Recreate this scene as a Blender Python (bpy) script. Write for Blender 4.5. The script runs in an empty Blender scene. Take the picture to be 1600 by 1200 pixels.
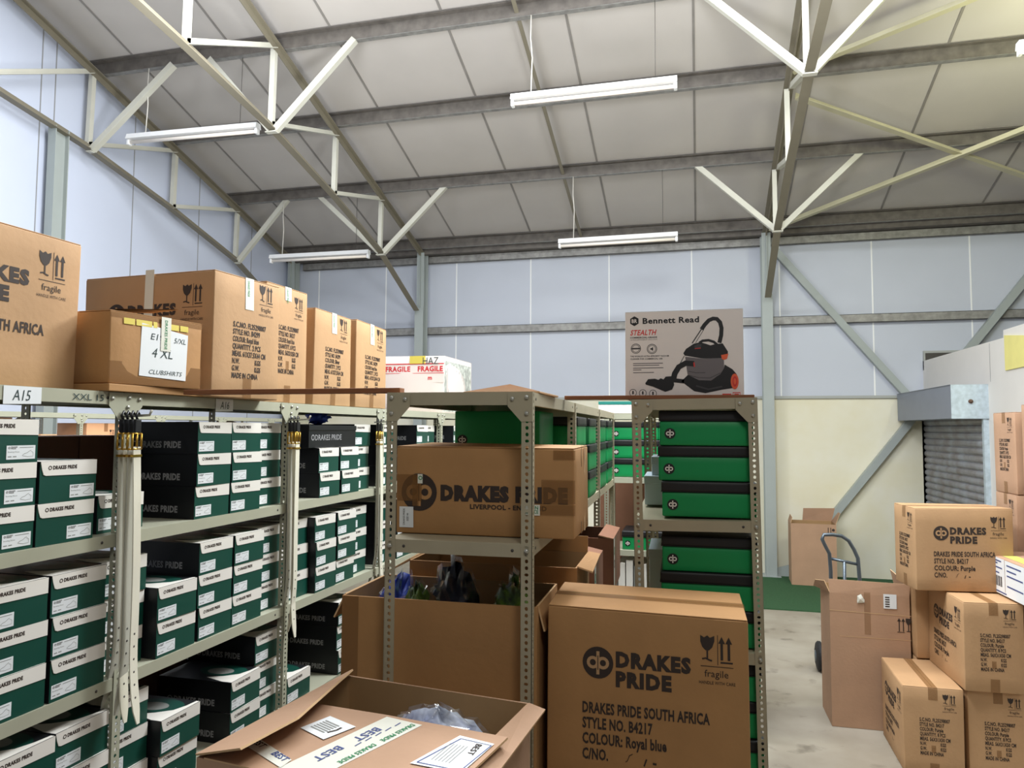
import bpy, math, random
from mathutils import Vector, Matrix
from math import sin, cos, pi, radians
random.seed(7)
S = bpy.context.scene
COL = S.collection

# ------------------------------------------------------------------ camera
YAW, PIT, ROL, FPX, CAMZ = .2499298, .06123995, .00511259, 1135.616, 1.99
_f = Vector((-sin(YAW)*cos(PIT), cos(YAW)*cos(PIT), sin(PIT)))
_r = Vector((cos(YAW), sin(YAW), 0)); _u = _r.cross(_f)
_R = cos(ROL)*_r + sin(ROL)*_u; _U = -sin(ROL)*_r + cos(ROL)*_u
cd = bpy.data.cameras.new('camera'); cam = bpy.data.objects.new('camera', cd); COL.objects.link(cam)
cd.sensor_width = 36; cd.lens = 36*FPX/1600; cd.clip_start = .05; cd.clip_end = 100
M = Matrix((_R, _U, -_f)).transposed().to_4x4(); M.translation = Vector((0, 0, CAMZ))
cam.matrix_world = M
S.camera = cam

# ------------------------------------------------------------------ world, lights, exposure
def lin(r, g, b):
    f = lambda c: (c/255/12.92) if c <= 10.3 else ((c/255+.055)/1.055)**2.4
    return (f(r), f(g), f(b))
W = bpy.data.worlds.new('world'); S.world = W; W.use_nodes = True
W.node_tree.nodes['Background'].inputs[0].default_value = (.86, .93, 1, 1)
W.node_tree.nodes['Background'].inputs[1].default_value = .10
S.view_settings.view_transform = 'Standard'
try: S.view_settings.look = 'None'
except Exception: pass
S.view_settings.gamma = 1; S.view_settings.use_curve_mapping = False
S.view_settings.exposure = 0.0
def light(name, kind, loc, energy, col, size=.3, size_y=None, target=None):
    l = bpy.data.lights.new(name, kind); l.energy = energy; l.color = col
    if kind == 'AREA':
        l.size = size
        if size_y: l.shape = 'RECTANGLE'; l.size_y = size_y
    else: l.shadow_soft_size = size
    o = bpy.data.objects.new(name, l); COL.objects.link(o); o.location = loc
    if target is not None:
        o.rotation_euler = (Vector(target)-Vector(loc)).to_track_quat('-Z', 'Y').to_euler()
    return o
COOL = (.93, .97, 1.0)
light('unseen_overhead_light', 'AREA', (-.8, 4.2, 6.5), 540, COOL, 7.5, 1.2, (-.8, 4.2, 0))  # unseen area source added below the closed roof; no skylight is modelled
light('fill_over_left_aisle', 'POINT', (-3.4, 4.6, 4.8), 125, COOL, .4)  # added source without a fitting, brightens the left aisle and gable wall
light('fill_over_far_aisle', 'POINT', (-3.2, 5.0, 3.4), 62, COOL, .3)  # extra low source put in to brighten the far shelving
light('fill_over_middle', 'POINT', (.2, 4.3, 4.95), 190, COOL, .4)  # unseen point source added to light the roof boards and rear aisle
light('lamp_over_right_bay', 'POINT', (3.3, 6.5, 4.95), 120, (.98, 1, .66), .3)
light('fill_behind', 'POINT', (.6, -.2, 4.1), 120, (1, .97, .92), .4)  # added front fill for faces turned to the camera, no fitting here
light('fill_over_rear_rack', 'POINT', (-.2, 3.75, 3.6), 210, COOL, .25)  # added close to the rear rack to make its green cases bright

# ------------------------------------------------------------------ materials
def mat(name, rgb, rough=.6, metal=0, noise=0, nscale=20, bump=0, bscale=200, spec=.5, emis=None, alpha=None, stretch=None, dark=None):
    m = bpy.data.materials.new(name); m.use_nodes = True
    nt = m.node_tree; b = nt.nodes['Principled BSDF']
    c = lin(*rgb)
    b.inputs['Base Color'].default_value = (*c, 1); b.inputs['Roughness'].default_value = rough
    b.inputs['Metallic'].default_value = metal; b.inputs['Specular IOR Level'].default_value = spec
    if noise or bump:
        tc = nt.nodes.new('ShaderNodeTexCoord'); mp = nt.nodes.new('ShaderNodeMapping')
        nt.links.new(tc.outputs['Object'], mp.inputs[0])
        if stretch: mp.inputs['Scale'].default_value = stretch
    if noise:
        n = nt.nodes.new('ShaderNodeTexNoise'); n.inputs['Scale'].default_value = nscale; n.inputs['Detail'].default_value = 5
        r = nt.nodes.new('ShaderNodeValToRGB')
        d = lin(*dark) if dark else tuple(x*(1-noise) for x in c); l = tuple(min(1, x*(1+noise*.5)) for x in c)
        r.color_ramp.elements[0].position = .3; r.color_ramp.elements[1].position = .7
        r.color_ramp.elements[0].color = (*d, 1); r.color_ramp.elements[1].color = (*l, 1)
        nt.links.new(mp.outputs[0], n.inputs[0]); nt.links.new(n.outputs[0], r.inputs[0])
        nt.links.new(r.outputs[0], b.inputs['Base Color'])
    if bump:
        n2 = nt.nodes.new('ShaderNodeTexNoise'); n2.inputs['Scale'].default_value = bscale
        bp = nt.nodes.new('ShaderNodeBump'); bp.inputs['Strength'].default_value = bump; bp.inputs['Distance'].default_value = .01
        nt.links.new(mp.outputs[0], n2.inputs[0]); nt.links.new(n2.outputs[0], bp.inputs['Height'])
        nt.links.new(bp.outputs[0], b.inputs['Normal'])
    if emis:
        b.inputs['Emission Color'].default_value = (*lin(*emis[0]), 1); b.inputs['Emission Strength'].default_value = emis[1]
    if alpha is not None: b.inputs['Alpha'].default_value = alpha
    return m
K = dict(
 card=mat('cardboard', (184, 146, 106), .75, noise=.07, nscale=6, bump=.08, bscale=60),
 card2=mat('cardboard_pinkish', (178, 142, 114), .75, noise=.08, nscale=5, bump=.08, bscale=50),
 card3=mat('cardboard_brown', (174, 130, 82), .75, noise=.08, nscale=7, bump=.08, bscale=50),
 cardin=mat('cardboard_inside', (168, 134, 92), .8, noise=.08, nscale=8),
 cardedge=mat('cardboard_edge', (205, 170, 128), .8),
 card4=mat('red_brown_cardboard', (142, 98, 74), .75, noise=.1, nscale=8),
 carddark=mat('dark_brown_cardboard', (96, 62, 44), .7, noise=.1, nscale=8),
 ink=mat('print_ink', (52, 40, 34), .7),
 inkred=mat('red_ink', (205, 30, 45), .6),
 tape=mat('brown_packing_tape', (140, 98, 54), .3, alpha=.5),
 tapel=mat('faint_brown_tape', (150, 112, 74), .35, alpha=.35),
 tapew=mat('white_printed_tape', (222, 222, 210), .4),
 inkgreen=mat('green_ink', (20, 130, 80), .6),
 inkblue=mat('blue_ink', (60, 75, 130), .6),
 paper=mat('white_paper', (226, 230, 232), .7),
 yellowtape=mat('yellow_tape', (214, 196, 90), .35),
 pen=mat('pen_ink', (40, 60, 60), .7),
 rack=mat('grey_green_rack_paint', (172, 172, 152), .42, noise=.04, nscale=9),
 rackdark=mat('darker_rack_paint', (166, 158, 134), .5, noise=.06, nscale=9),  # darker, browner tone of the rack paint, middle and right racks
 bolt=mat('zinc_bolt', (190, 190, 180), .35, .6),
 green=mat('shoe_box_green', (8, 70, 58), .45, noise=.05, nscale=4),
 black=mat('shoe_box_black', (20, 22, 26), .45),
 lidw=mat('shoe_box_white', (232, 228, 220), .55),
 silver=mat('silver_print', (150, 150, 152), .5),
 grey=mat('grey_print', (140, 142, 138), .6),
 gbox=mat('green_case', (4, 140, 76), .45, noise=.06, nscale=6),
 gboxd=mat('black_case_band', (24, 24, 26), .5),
 wallw=mat('white_insulated_panel', (205, 212, 230), .55, noise=.025, nscale=1.2),
 wallb=mat('back_wall_panel', (198, 203, 214), .55, noise=.03, nscale=1.2),
 seamw=mat('white_panel_joint', (246, 247, 246), .5),
 seamd=mat('dark_panel_joint', (150, 150, 152), .6),
 roof=mat('roof_insulation_board', (192, 186, 180), .7, noise=.05, nscale=1.5),
 seamr=mat('roof_board_joint', (138, 133, 128), .6, noise=.2, nscale=3),
 galv=mat('galvanised_steel', (152, 150, 146), .5, .35, noise=.3, nscale=14),
 galvd=mat('darker_galvanised_steel', (112, 106, 100), .6, .2, noise=.3, nscale=10),  # darker galvanised tone for purlin webs and top flanges
 truss_shaded=mat('shaded_taupe_steel_paint', (126, 119, 102), .55, noise=.06, nscale=5),  # chord shade under the overhead light is painted into this darker taupe
 truss=mat('cream_steel_paint', (205, 203, 190), .5, noise=.05, nscale=5),
 column=mat('grey_steel_paint', (164, 171, 168), .5, noise=.04, nscale=5),
 bracey=mat('cream_brace_paint', (196, 190, 160), .5, noise=.06, nscale=5),
 plaster=mat('cream_plaster', (232, 228, 210), .8, noise=.05, nscale=2.2, dark=(228, 221, 192)),
 partition=mat('white_plaster', (228, 224, 218), .8, noise=.03, nscale=3),
 ledge=mat('grey_ledge', (170, 172, 168), .6),
 yellow=mat('yellow_board', (236, 226, 140), .7, noise=.04, nscale=8),
 shut=mat('shutter_grey', (150, 154, 162), .5, 0, noise=.12, nscale=5, dark=(122, 116, 112)),
 shutbox=mat('shutter_box_grey', (132, 138, 150), .5, 0, noise=.05, nscale=4),
 shutend=mat('galvanised_end_plate', (184, 198, 206), .5, .1, noise=.18, nscale=22),
 rust=mat('rusty_bolt', (96, 72, 56), .7),
 lampw=mat('lamp_white_enamel', (240, 240, 240), .35),
 tube=mat('unlit_tube', (246, 236, 224), .3),
 tubelit=mat('lit_tube', (250, 250, 235), .3, emis=((255, 252, 225), 9)),
 cord=mat('white_cord', (220, 216, 206), .6),
 wire=mat('dark_wire', (70, 66, 62), .5),
 wood=mat('batten_wood', (134, 84, 52), .7, noise=.15, nscale=18, stretch=(1, 8, 8)),
 belt=mat('cream_leather', (226, 222, 204), .45),
 beltg=mat('grey_white_leather', (190, 188, 176), .4),
 gold=mat('brass', (200, 160, 70), .3, .9),
 plasticb=mat('black_plastic', (26, 26, 30), .4),
 rubber=mat('black_rubber', (24, 24, 26), .7),
 tsteel=mat('dark_steel_tube', (98, 108, 116), .35, .6),
 boxgrey=mat('printed_box_taupe', (232, 224, 219), .5),
 boxside=mat('printed_box_side', (206, 204, 202), .5),
 vblack=mat('print_black', (22, 20, 22), .5),
 vgrey=mat('print_grey', (110, 104, 106), .5),
 vdark=mat('print_dark_grey', (60, 58, 60), .5),
 vorange=mat('print_orange', (232, 98, 58), .5),
 vred=mat('print_red', (214, 52, 48), .5),
 carpet=mat('green_grass_carpet', (44, 86, 50), .95, noise=.25, nscale=60, bump=.5, bscale=300),
 fragw=mat('white_carton', (226, 212, 206), .6),
 news=mat('grey_white_wrap', (196, 200, 192), .5, noise=.5, nscale=30),
 bluecloth=mat('blue_fabric', (50, 80, 190), .5, noise=.4, nscale=12),
 navy=mat('navy_fabric', (24, 28, 52), .5, noise=.3, nscale=14),
 lime=mat('lime_fabric', (120, 160, 40), .5, noise=.5, nscale=16, dark=(24, 30, 40)),
 whitecloth=mat('white_blue_fabric', (214, 222, 236), .5, noise=.5, nscale=11, dark=(70, 84, 140)),
 beige=mat('beige_bag', (196, 172, 148), .5, noise=.1, nscale=8),
 whitebag=mat('white_bag', (226, 228, 234), .5),
 lbox=mat('pale_blue_box', (196, 210, 220), .6),
 lime_label=mat('lime_label', (196, 208, 104), .5),
 teal=mat('teal_board', (20, 120, 110), .6),
 peach=mat('peach_carton', (226, 170, 126), .7, noise=.04),
)
def plastic_mat():
    m = bpy.data.materials.new('clear_plastic_film'); m.use_nodes = True; nt = m.node_tree; nt.nodes.clear()
    o = nt.nodes.new('ShaderNodeOutputMaterial'); mx = nt.nodes.new('ShaderNodeMixShader')
    t = nt.nodes.new('ShaderNodeBsdfTransparent'); g = nt.nodes.new('ShaderNodeBsdfGlossy')
    g.inputs['Roughness'].default_value = .12; lw = nt.nodes.new('ShaderNodeLayerWeight'); lw.inputs[0].default_value = .35
    mt = nt.nodes.new('ShaderNodeMath'); mt.operation = 'MULTIPLY_ADD'; mt.inputs[1].default_value = .4; mt.inputs[2].default_value = .05
    nt.links.new(lw.outputs['Facing'], mt.inputs[0]); nt.links.new(mt.outputs[0], mx.inputs[0])
    nt.links.new(t.outputs[0], mx.inputs[1]); nt.links.new(g.outputs[0], mx.inputs[2]); nt.links.new(mx.outputs[0], o.inputs[0])
    return m
K['film'] = plastic_mat()
def concrete():
    m = bpy.data.materials.new('concrete_floor'); m.use_nodes = True; nt = m.node_tree; b = nt.nodes['Principled BSDF']
    tc = nt.nodes.new('ShaderNodeTexCoord')
    def nz(s, d, lo, hi, c0, c1):
        n = nt.nodes.new('ShaderNodeTexNoise'); n.inputs['Scale'].default_value = s; n.inputs['Detail'].default_value = d
        r = nt.nodes.new('ShaderNodeValToRGB'); r.color_ramp.elements[0].position = lo; r.color_ramp.elements[1].position = hi
        r.color_ramp.elements[0].color = (*c0, 1); r.color_ramp.elements[1].color = (*c1, 1)
        nt.links.new(tc.outputs['Object'], n.inputs[0]); nt.links.new(n.outputs[0], r.inputs[0]); return r
    a = nz(1.6, 6, .35, .7, lin(142, 133, 118), lin(170, 163, 150))
    s = nz(4.3, 9, .30, .42, lin(150, 144, 138), (1, 1, 1))
    mx = nt.nodes.new('ShaderNodeMixRGB'); mx.blend_type = 'MULTIPLY'; mx.inputs[0].default_value = .7
    nt.links.new(a.outputs[0], mx.inputs[1]); nt.links.new(s.outputs[0], mx.inputs[2]); nt.links.new(mx.outputs[0], b.inputs['Base Color'])
    b.inputs['Roughness'].default_value = .55
    return m
K['concrete'] = concrete()

# ------------------------------------------------------------------ mesh builder
_tx = {}
def text2d(s, bold=0.0):
    """outline of a string as flat triangles, scaled to cap height 1, starting at x = 0"""
    k = (s, bold)
    if k in _tx: return _tx[k]
    cu = bpy.data.curves.new('t', 'FONT'); cu.body = s; cu.size = 1; cu.resolution_u = 2; cu.offset = bold; cu.space_character = 1.16 if bold > .05 else (1.06 if bold > .015 else 1)
    o = bpy.data.objects.new('t', cu); COL.objects.link(o)
    dg = bpy.context.evaluated_depsgraph_get(); me = bpy.data.meshes.new_from_object(o.evaluated_get(dg))
    vs = [(v.co.x, v.co.y) for v in me.vertices]; fs = [tuple(p.vertices) for p in me.polygons]
    # face winding: make all counter clockwise
    out = []
    for f in fs:
        ar = sum(vs[f[i]][0]*vs[f[(i+1) % len(f)]][1]-vs[f[(i+1) % len(f)]][0]*vs[f[i]][1] for i in range(len(f)))
        out.append(f if ar > 0 else f[::-1])
    bpy.data.objects.remove(o); bpy.data.curves.remove(cu); bpy.data.meshes.remove(me)
    x0 = min(v[0] for v in vs); x1 = max(v[0] for v in vs); cap = .70
    vs = [((x-x0)/cap, y/cap) for x, y in vs]
    _tx[k] = (vs, out, (x1-x0)/cap); return _tx[k]

class Frame:
    """a flat face: origin, u to the right, v up, n outward; at(u, v, lift) gives a point"""
    def __init__(s, o, u, v):
        s.o = Vector(o); s.u = Vector(u).normalized(); s.v = Vector(v).normalized(); s.n = s.u.cross(s.v)
    def at(s, a, b, e=.001): return s.o+s.u*a+s.v*b+s.n*e

def onface(fr, u, v, e, a, b):
    """frame lying in the face fr, at (u, v), with right = a and up = b given in face directions"""
    return Frame(fr.at(u, v, e), fr.u*a[0]+fr.v*a[1], fr.u*b[0]+fr.v*b[1])

class MB:
    def __init__(s): s.v = []; s.f = []; s.m = []; s.sm = []; s.mats = []
    def mi(s, m):
        m = K[m] if isinstance(m, str) else m
        if m not in s.mats: s.mats.append(m)
        return s.mats.index(m)
    def add(s, vs, fs, m, smooth=False):
        b = len(s.v); i = s.mi(m); s.v += [Vector(v) for v in vs]
        for f in fs: s.f.append([b+k for k in f]); s.m.append(i); s.sm.append(smooth)
        return s
    def box(s, x0, x1, y0, y1, z0, z1, m, r=0):
        if r <= 0:
            v = [(x, y, z) for z in (z0, z1) for y in (y0, y1) for x in (x0, x1)]
            return s.add(v, [(0, 2, 3, 1), (4, 5, 7, 6), (0, 1, 5, 4), (2, 6, 7, 3), (0, 4, 6, 2), (1, 3, 7, 5)], m)
        return s.gbox(x0, x1, y0, y1, z0, z1, m, r, 1, False)
    def gbox(s, x0, x1, y0, y1, z0, z1, m, r=.004, n=6, smooth=True, top=True):
        lo = (x0, y0, z0); hi = (x1, y1, z1)
        ax = []
        for a in range(3):
            L = [lo[a], lo[a]+r] + [lo[a]+r+(hi[a]-lo[a]-2*r)*k/n for k in range(1, n)] + [hi[a]-r, hi[a]]
            ax.append(L)
        idx = {}; vs = []
        N = n+2
        def gv(i, j, k):
            if (i, j, k) not in idx:
                p = Vector((ax[0][i], ax[1][j], ax[2][k]))
                c = Vector([min(max(p[a], lo[a]+r), hi[a]-r) for a in range(3)])
                d = p-c
                if d.length > 1e-9: p = c+d.normalized()*r
                idx[(i, j, k)] = len(vs); vs.append(p)
            return idx[(i, j, k)]
        fs = []
        for a in range(N):
            for b in range(N):
                fs.append((gv(a, b, 0), gv(a, b+1, 0), gv(a+1, b+1, 0), gv(a+1, b, 0)))
                if top: fs.append((gv(a, b, N), gv(a+1, b, N), gv(a+1, b+1, N), gv(a, b+1, N)))
                fs.append((gv(a, 0, b), gv(a+1, 0, b), gv(a+1, 0, b+1), gv(a, 0, b+1)))
                fs.append((gv(a, N, b), gv(a, N, b+1), gv(a+1, N, b+1), gv(a+1, N, b)))
                fs.append((gv(0, a, b), gv(0, a, b+1), gv(0, a+1, b+1), gv(0, a+1, b)))
                fs.append((gv(N, a, b), gv(N, a+1, b), gv(N, a+1, b+1), gv(N, a, b+1)))
        return s.add(vs, fs, m, smooth)
    def poly(s, pts, m): return s.add(pts, [tuple(range(len(pts)))], m)
    def plate(s, fr, pts, m, t=.002, e=0):
        """flat polygon given in frame coordinates (ccw) with thickness t"""
        n = len(pts); a = [fr.at(u, v, e) for u, v in pts]; b = [fr.at(u, v, e+t) for u, v in pts]
        fs = [tuple(range(n))[::-1], tuple(range(n, 2*n))] + [(i, (i+1) % n, n+(i+1) % n, n+i) for i in range(n)]
        return s.add(a+b, fs, m)
    def decal(s, fr, pts, m, e=.001): return s.add([fr.at(u, v, e) for u, v in pts], [tuple(range(len(pts)))], m)
    def rect(s, fr, u0, u1, v0, v1, m, e=.001): return s.decal(fr, [(u0, v0), (u1, v0), (u1, v1), (u0, v1)], m, e)
    def disc(s, fr, cu, cv, ru, m, e=.001, rv=None, n=24):
        rv = rv or ru
        return s.decal(fr, [(cu+ru*cos(2*pi*k/n), cv+rv*sin(2*pi*k/n)) for k in range(n)], m, e)
    def ring(s, fr, cu, cv, r0, r1, m, e=.001, n=24, a0=0, a1=2*pi, sv=1):
        vs = []; fs = []
        for k in range(n+1):
            a = a0+(a1-a0)*k/n
            vs += [fr.at(cu+r0*cos(a), cv+sv*r0*sin(a), e), fr.at(cu+r1*cos(a), cv+sv*r1*sin(a), e)]
        for k in range(n): fs.append((2*k, 2*k+1, 2*k+3, 2*k+2))
        return s.add(vs, fs, m)
    def stroke(s, fr, pts, w, m, e=.001):
        """flat polyline of width w on a face"""
        P = [Vector((p[0], p[1])) for p in pts]; L = []; R = []
        for i, p in enumerate(P):
            d = (P[min(i+1, len(P)-1)]-P[max(i-1, 0)]).normalized(); nn = Vector((-d.y, d.x))*w/2
            L.append(p+nn); R.append(p-nn)
        vs = [fr.at(*q, e) for q in L]+[fr.at(*q, e) for q in R]; n = len(P)
        return s.add(vs, [(i, n+i, n+i+1, i+1) for i in range(n-1)], m)
    def text(s, fr, txt, u, v, h, m, w=None, bold=0, e=.001, slant=0):
        vs, fs, wd = text2d(txt, bold)
        sx = h if w is None else w/wd
        return s.add([fr.at(u+x*sx+slant*y*h, v+y*h, e) for x, y in vs], fs, m)
    def tube(s, pts, r, m, n=8, cap=True):
        P = [Vector(p) for p in pts]; vs = []; fs = []
        up = None
        for i, p in enumerate(P):
            d = (P[min(i+1, len(P)-1)]-P[max(i-1, 0)]).normalized()
            if up is None: up = Vector((0, 0, 1)) if abs(d.z) < .9 else Vector((1, 0, 0))
            a = d.cross(up).normalized(); b = a.cross(d).normalized(); up = b
            vs += [p+r*(cos(2*pi*k/n)*a+sin(2*pi*k/n)*b) for k in range(n)]
        for i in range(len(P)-1):
            for k in range(n):
                k2 = (k+1) % n; fs.append((i*n+k, (i+1)*n+k, (i+1)*n+k2, i*n+k2))
        if cap: fs.append(tuple(range(n))); fs.append(tuple(range((len(P)-1)*n, len(P)*n))[::-1])
        return s.add(vs, fs, m, True)
    def bar(s, p, q, w, h, m, up=(0, 0, 1)):
        p = Vector(p); q = Vector(q); d = (q-p).normalized(); up = Vector(up)
        if abs(d.dot(up)) > .97: up = Vector((1, 0, 0))
        a = d.cross(up).normalized(); b = a.cross(d).normalized()
        vs = [c+a*x*w/2+b*y*h/2 for c in (p, q) for x, y in ((-1, -1), (1, -1), (1, 1), (-1, 1))]
        return s.add(vs, [(0, 1, 2, 3)[::-1], (4, 5, 6, 7)[::-1], (0, 4, 5, 1), (1, 5, 6, 2), (2, 6, 7, 3), (3, 7, 4, 0)][:0]
                     + [(0, 1, 2, 3), (7, 6, 5, 4), (0, 4, 5, 1), (1, 5, 6, 2), (2, 6, 7, 3), (3, 7, 4, 0)], m)
    def angle(s, p, q, leg, t, m, up=(0, 0, 1), sx=1, sy=1):
        """steel angle from p to q: one leg flat, one leg upright"""
        p = Vector(p); q = Vector(q); d = (q-p).normalized(); up = Vector(up)
        if abs(d.dot(up)) > .97: up = Vector((1, 0, 0))
        a = d.cross(up).normalized()*sx; b = (d.cross(up).normalized()).cross(d).normalized()*sy
        s.bar(p+a*leg/2, q+a*leg/2, leg, t, m, up); s.bar(p+b*leg/2, q+b*leg/2, t, leg, m, up)
        return s
    def warp(s, fn): s.v = [Vector(fn(v)) for v in s.v]; return s
    def mesh(s, name):
        me = bpy.data.meshes.new(name); me.from_pydata([tuple(v) for v in s.v], [], s.f)
        for m in s.mats: me.materials.append(m)
        me.polygons.foreach_set('material_index', s.m); me.polygons.foreach_set('use_smooth', s.sm)
        me.update(); return me
    def build(s, name, parent=None, loc=None):
        o = bpy.data.objects.new(name, s.mesh(name)); COL.objects.link(o)
        if parent is not None: o.parent = parent
        if loc is not None: o.location = loc
        return o

def tag(o, label, cat, group=None, kind=None):
    if label: o['label'] = label
    if cat: o['category'] = cat
    if group: o['group'] = group
    if kind: o['kind'] = kind
    return o
def thing(name, label, cat, loc=(0, 0, 0), rz=0, group=None):
    o = bpy.data.objects.new(name, None); COL.objects.link(o); o.empty_display_size = .1
    o.location = loc; o.rotation_euler = (0, 0, rz); return tag(o, label, cat, group)
def struct(o): o['kind'] = 'structure'; return o
def dup(root, loc, rz, label, group=None):
    r = root.copy(); COL.objects.link(r); r.location = loc; r.rotation_euler = (0, 0, rz); r['label'] = label
    if group: r['group'] = group
    for ch in list(root.children):
        c = ch.copy(); COL.objects.link(c); c.parent = r
        for g in list(ch.children):
            d = g.copy(); COL.objects.link(d); d.parent = c
    return r

# ------------------------------------------------------------------ setting: floor, walls, roof
WY = 10.82                       # back wall
GX = -6.6                        # gable wall on the left
def zr(y): return 7.97-.29*y     # underside of the roof boards
XR = 9.0; YN = -3.0
b = MB(); b.box(GX, XR, YN, WY, -.1, 0, 'concrete'); struct(b.build('floor'))
b = MB(); b.box(GX, XR, WY, WY+.12, 2.40, zr(WY)+.1, 'wallb')
for k in range(-5, 6):
    x = -.061+1.205*k
    if GX+.1 < x < XR: b.box(x-.009, x+.009, WY-.004, WY, 2.46, 4.66, 'seamw')
struct(b.build('wall_back'))
b = MB(); b.box(GX, 2.95, WY-.06, WY+.12, 0, 2.44, 'plaster'); struct(b.build('wall_back_plinth'))
b = MB(); b.box(GX, 2.95, WY-.09, WY-.061, 2.425, 2.462, 'ledge'); struct(b.build('trim_1'))
# gable wall
b = MB()
b.add([(GX, YN, 0), (GX, WY, 0), (GX, WY, zr(WY)+.1), (GX, YN, zr(YN)+.1), (GX-.12, YN, 0), (GX-.12, WY, 0), (GX-.12, WY, zr(WY)+.1), (GX-.12, YN, zr(YN)+.1)],
      [(0, 1, 2, 3), (7, 6, 5, 4), (0, 4, 5, 1), (1, 5, 6, 2), (2, 6, 7, 3), (3, 7, 4, 0)], 'wallw')
for y in (2.33, 3.53, 4.73, 5.93, 6.1, 7.24, 8.44, 9.66): b.box(GX, GX+.004, y-.006, y+.006, 0, zr(y), 'seamd')
struct(b.build('wall_left'))
# roof
b = MB()
def rbox(b, x0, x1, y0, y1, o0, o1, m):
    vs = [(x, y, zr(y)+o) for o in (o0, o1) for y in (y0, y1) for x in (x0, x1)]
    b.add(vs, [(0, 2, 3, 1), (4, 5, 7, 6), (0, 1, 5, 4), (2, 6, 7, 3), (0, 4, 6, 2), (1, 3, 7, 5)], m)
rbox(b, GX-.1, XR, YN, WY+.1, 0, .08, 'roof')
PY = (3.35, 4.42, 5.48, 6.545, 7.71, 9.03, 10.5)
for k in range(-6, 8):
    x = -.0+1.2*k
    if x > GX+.2: rbox(b, x-.012, x+.012, YN, WY, -.006, .0, 'seamr')
for y in PY: rbox(b, GX, XR, y-.05, y+.05, -.008, 0, 'seamr')
struct(b.build('ceiling'))
# partition at the right with the roller shutter
PX = 2.95
b = MB()
fr = Frame((PX, WY, 0), (0, -1, 0), (0, 0, 1))
b.plate(fr, [(2.17, 0), (7.4, 0), (7.4, 2.97), (2.67, 2.99), (2.66, 2.915), (0, 2.925), (0, 2.12), (2.17, 2.12)], 'partition', .12, -.12)
b.rect(fr, 2.3, 2.31, 2.5, 2.9, 'seamd', .001)
struct(b.build('wall_right'))
b = MB(); b.plate(fr, [(2.715, 2.585), (3.3, 2.59), (3.3, 2.86), (2.715, 2.933)], 'yellow', .012, .001)
tag(b.build('wall_board'), 'pale yellow board fixed high on the white partition wall', 'board')
sh = thing('roller_shutter', 'closed grey steel roller shutter with drum box in the white partition', 'shutter', (PX, 8.62, 0))
b = MB(); n = 26; z1 = 2.14; vs = []; fs = []
L = 2.18
prof = []
for k in range(n):
    z = z1*k/n; d = z1/n
    prof += [(.0, z), (-.016, z+d*.25), (-.02, z+d*.5), (-.014, z+d*.8), (.004, z+d*.93)]
prof.append((0, z1))
for x, z in prof: vs += [(x-.012, 0, z), (x-.012, L, z)]
for k in range(len(prof)-1): fs.append((2*k, 2*k+2, 2*k+3, 2*k+1))
b.add(vs, fs, 'shut'); b.box(.005, .03, 0, L, 0, z1, 'shut'); b.build('shutter_curtain', sh)
b = MB(); b.box(-.35, .0, -.03, 2.1, 2.12, 2.475, 'shutbox'); b.box(-.352, 0.0, -.036, -.03, 2.118, 2.478, 'shutend', 0); b.box(-.36, .002, -.034, 2.1, 2.475, 2.479, 'shutbox')
ob = b.build('drum_box', sh)
b = MB(); b.tube([(-.17, -.05, 2.30), (-.17, -.03, 2.30)], .022, 'rust', 10); b.tube([(-.17, -.062, 2.30), (-.17, -.03, 2.30)], .012, 'rust', 6); b.build('axle_bolt', ob)
for y in (-.02, L-.04):
    b = MB(); b.box(-.05, .0, y, y+.05, 0, 2.12, 'shutend'); b.build('guide_rail', sh)
# vent on the back wall above the partition
b = MB(); fr = Frame((2.95, WY-.03, 2.80), (1, 0, 0), (0, 0, 1))
b.box(2.95, 3.75, WY-.04, WY, 2.80, 3.06, 'ledge'); b.rect(fr, .02, .78, .02, .23, 'wire', .012)
tag(b.build('wall_vent'), 'dark framed vent on the back wall just above the partition', 'vent')
# carpet strip
b = MB(); b.box(-.6, 2.9, 8.66, WY-.07, .0, .012, 'carpet'); tag(b.build('carpet_strip'), 'strip of green artificial grass carpet along the foot of the back wall', 'carpet')

# ------------------------------------------------------------------ steelwork
names = ['topmost purlin in view', 'second purlin down from the top of the photo', 'third purlin down, above the two far lamps', 'lowest purlin, just above the back wall']
for i, y in enumerate(PY):
    b = MB(); z = zr(y)-.008
    b.box(GX+.02, XR, y-.003, y+.003, z-.13, z, 'galvd'); b.box(GX+.02, XR, y-.06, y, z-.006, z, 'galvd')
    b.box(GX+.02, XR, y-.003, y+.06, z-.134, z-.128, 'galv'); b.box(GX+.02, XR, y+.054, y+.06, z-.128, z-.112, 'galv')
    if i == 6: b.box(GX+.02, XR, y+.1, y+.25, z-.20, z-.06, 'galvd')
    o = b.build('roof_purlin')
    if i >= 3: tag(o, 'long dark steel roof beam, '+names[i-3], 'purlin', 'roof purlins')
    else: tag(o, 'steel roof beam overhead, beyond the top of the photo', 'purlin', 'roof purlins out of frame')
for nm, z0, z1 in (('galvanised wall rail under the eaves along the back wall', 4.60, 4.715), ('galvanised wall rail across the middle of the white back wall', 3.465, 3.58)):
    b = MB(); y = WY
    b.box(GX+.25, XR, y-.075, y-.069, z0, z1, 'galv'); b.box(GX+.25, XR, y-.075, y-.002, z1-.006, z1, 'galv'); b.box(GX+.25, XR, y-.075, y-.002, z0, z0+.006, 'galv')
    tag(b.build('wall_rail'), nm, 'wall rail')
TOP = [(3.35, zr(3.35)-.2), (10.55, zr(10.55)-.2)]
BOT = [(1.9, 5.72), (4.0, 5.36), (5.12, 5.24), (6.41, 5.06), (7.75, 4.77), (9.07, 4.42), (10.4, 3.83)]
def ztop(y): return zr(y)-.2
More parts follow.
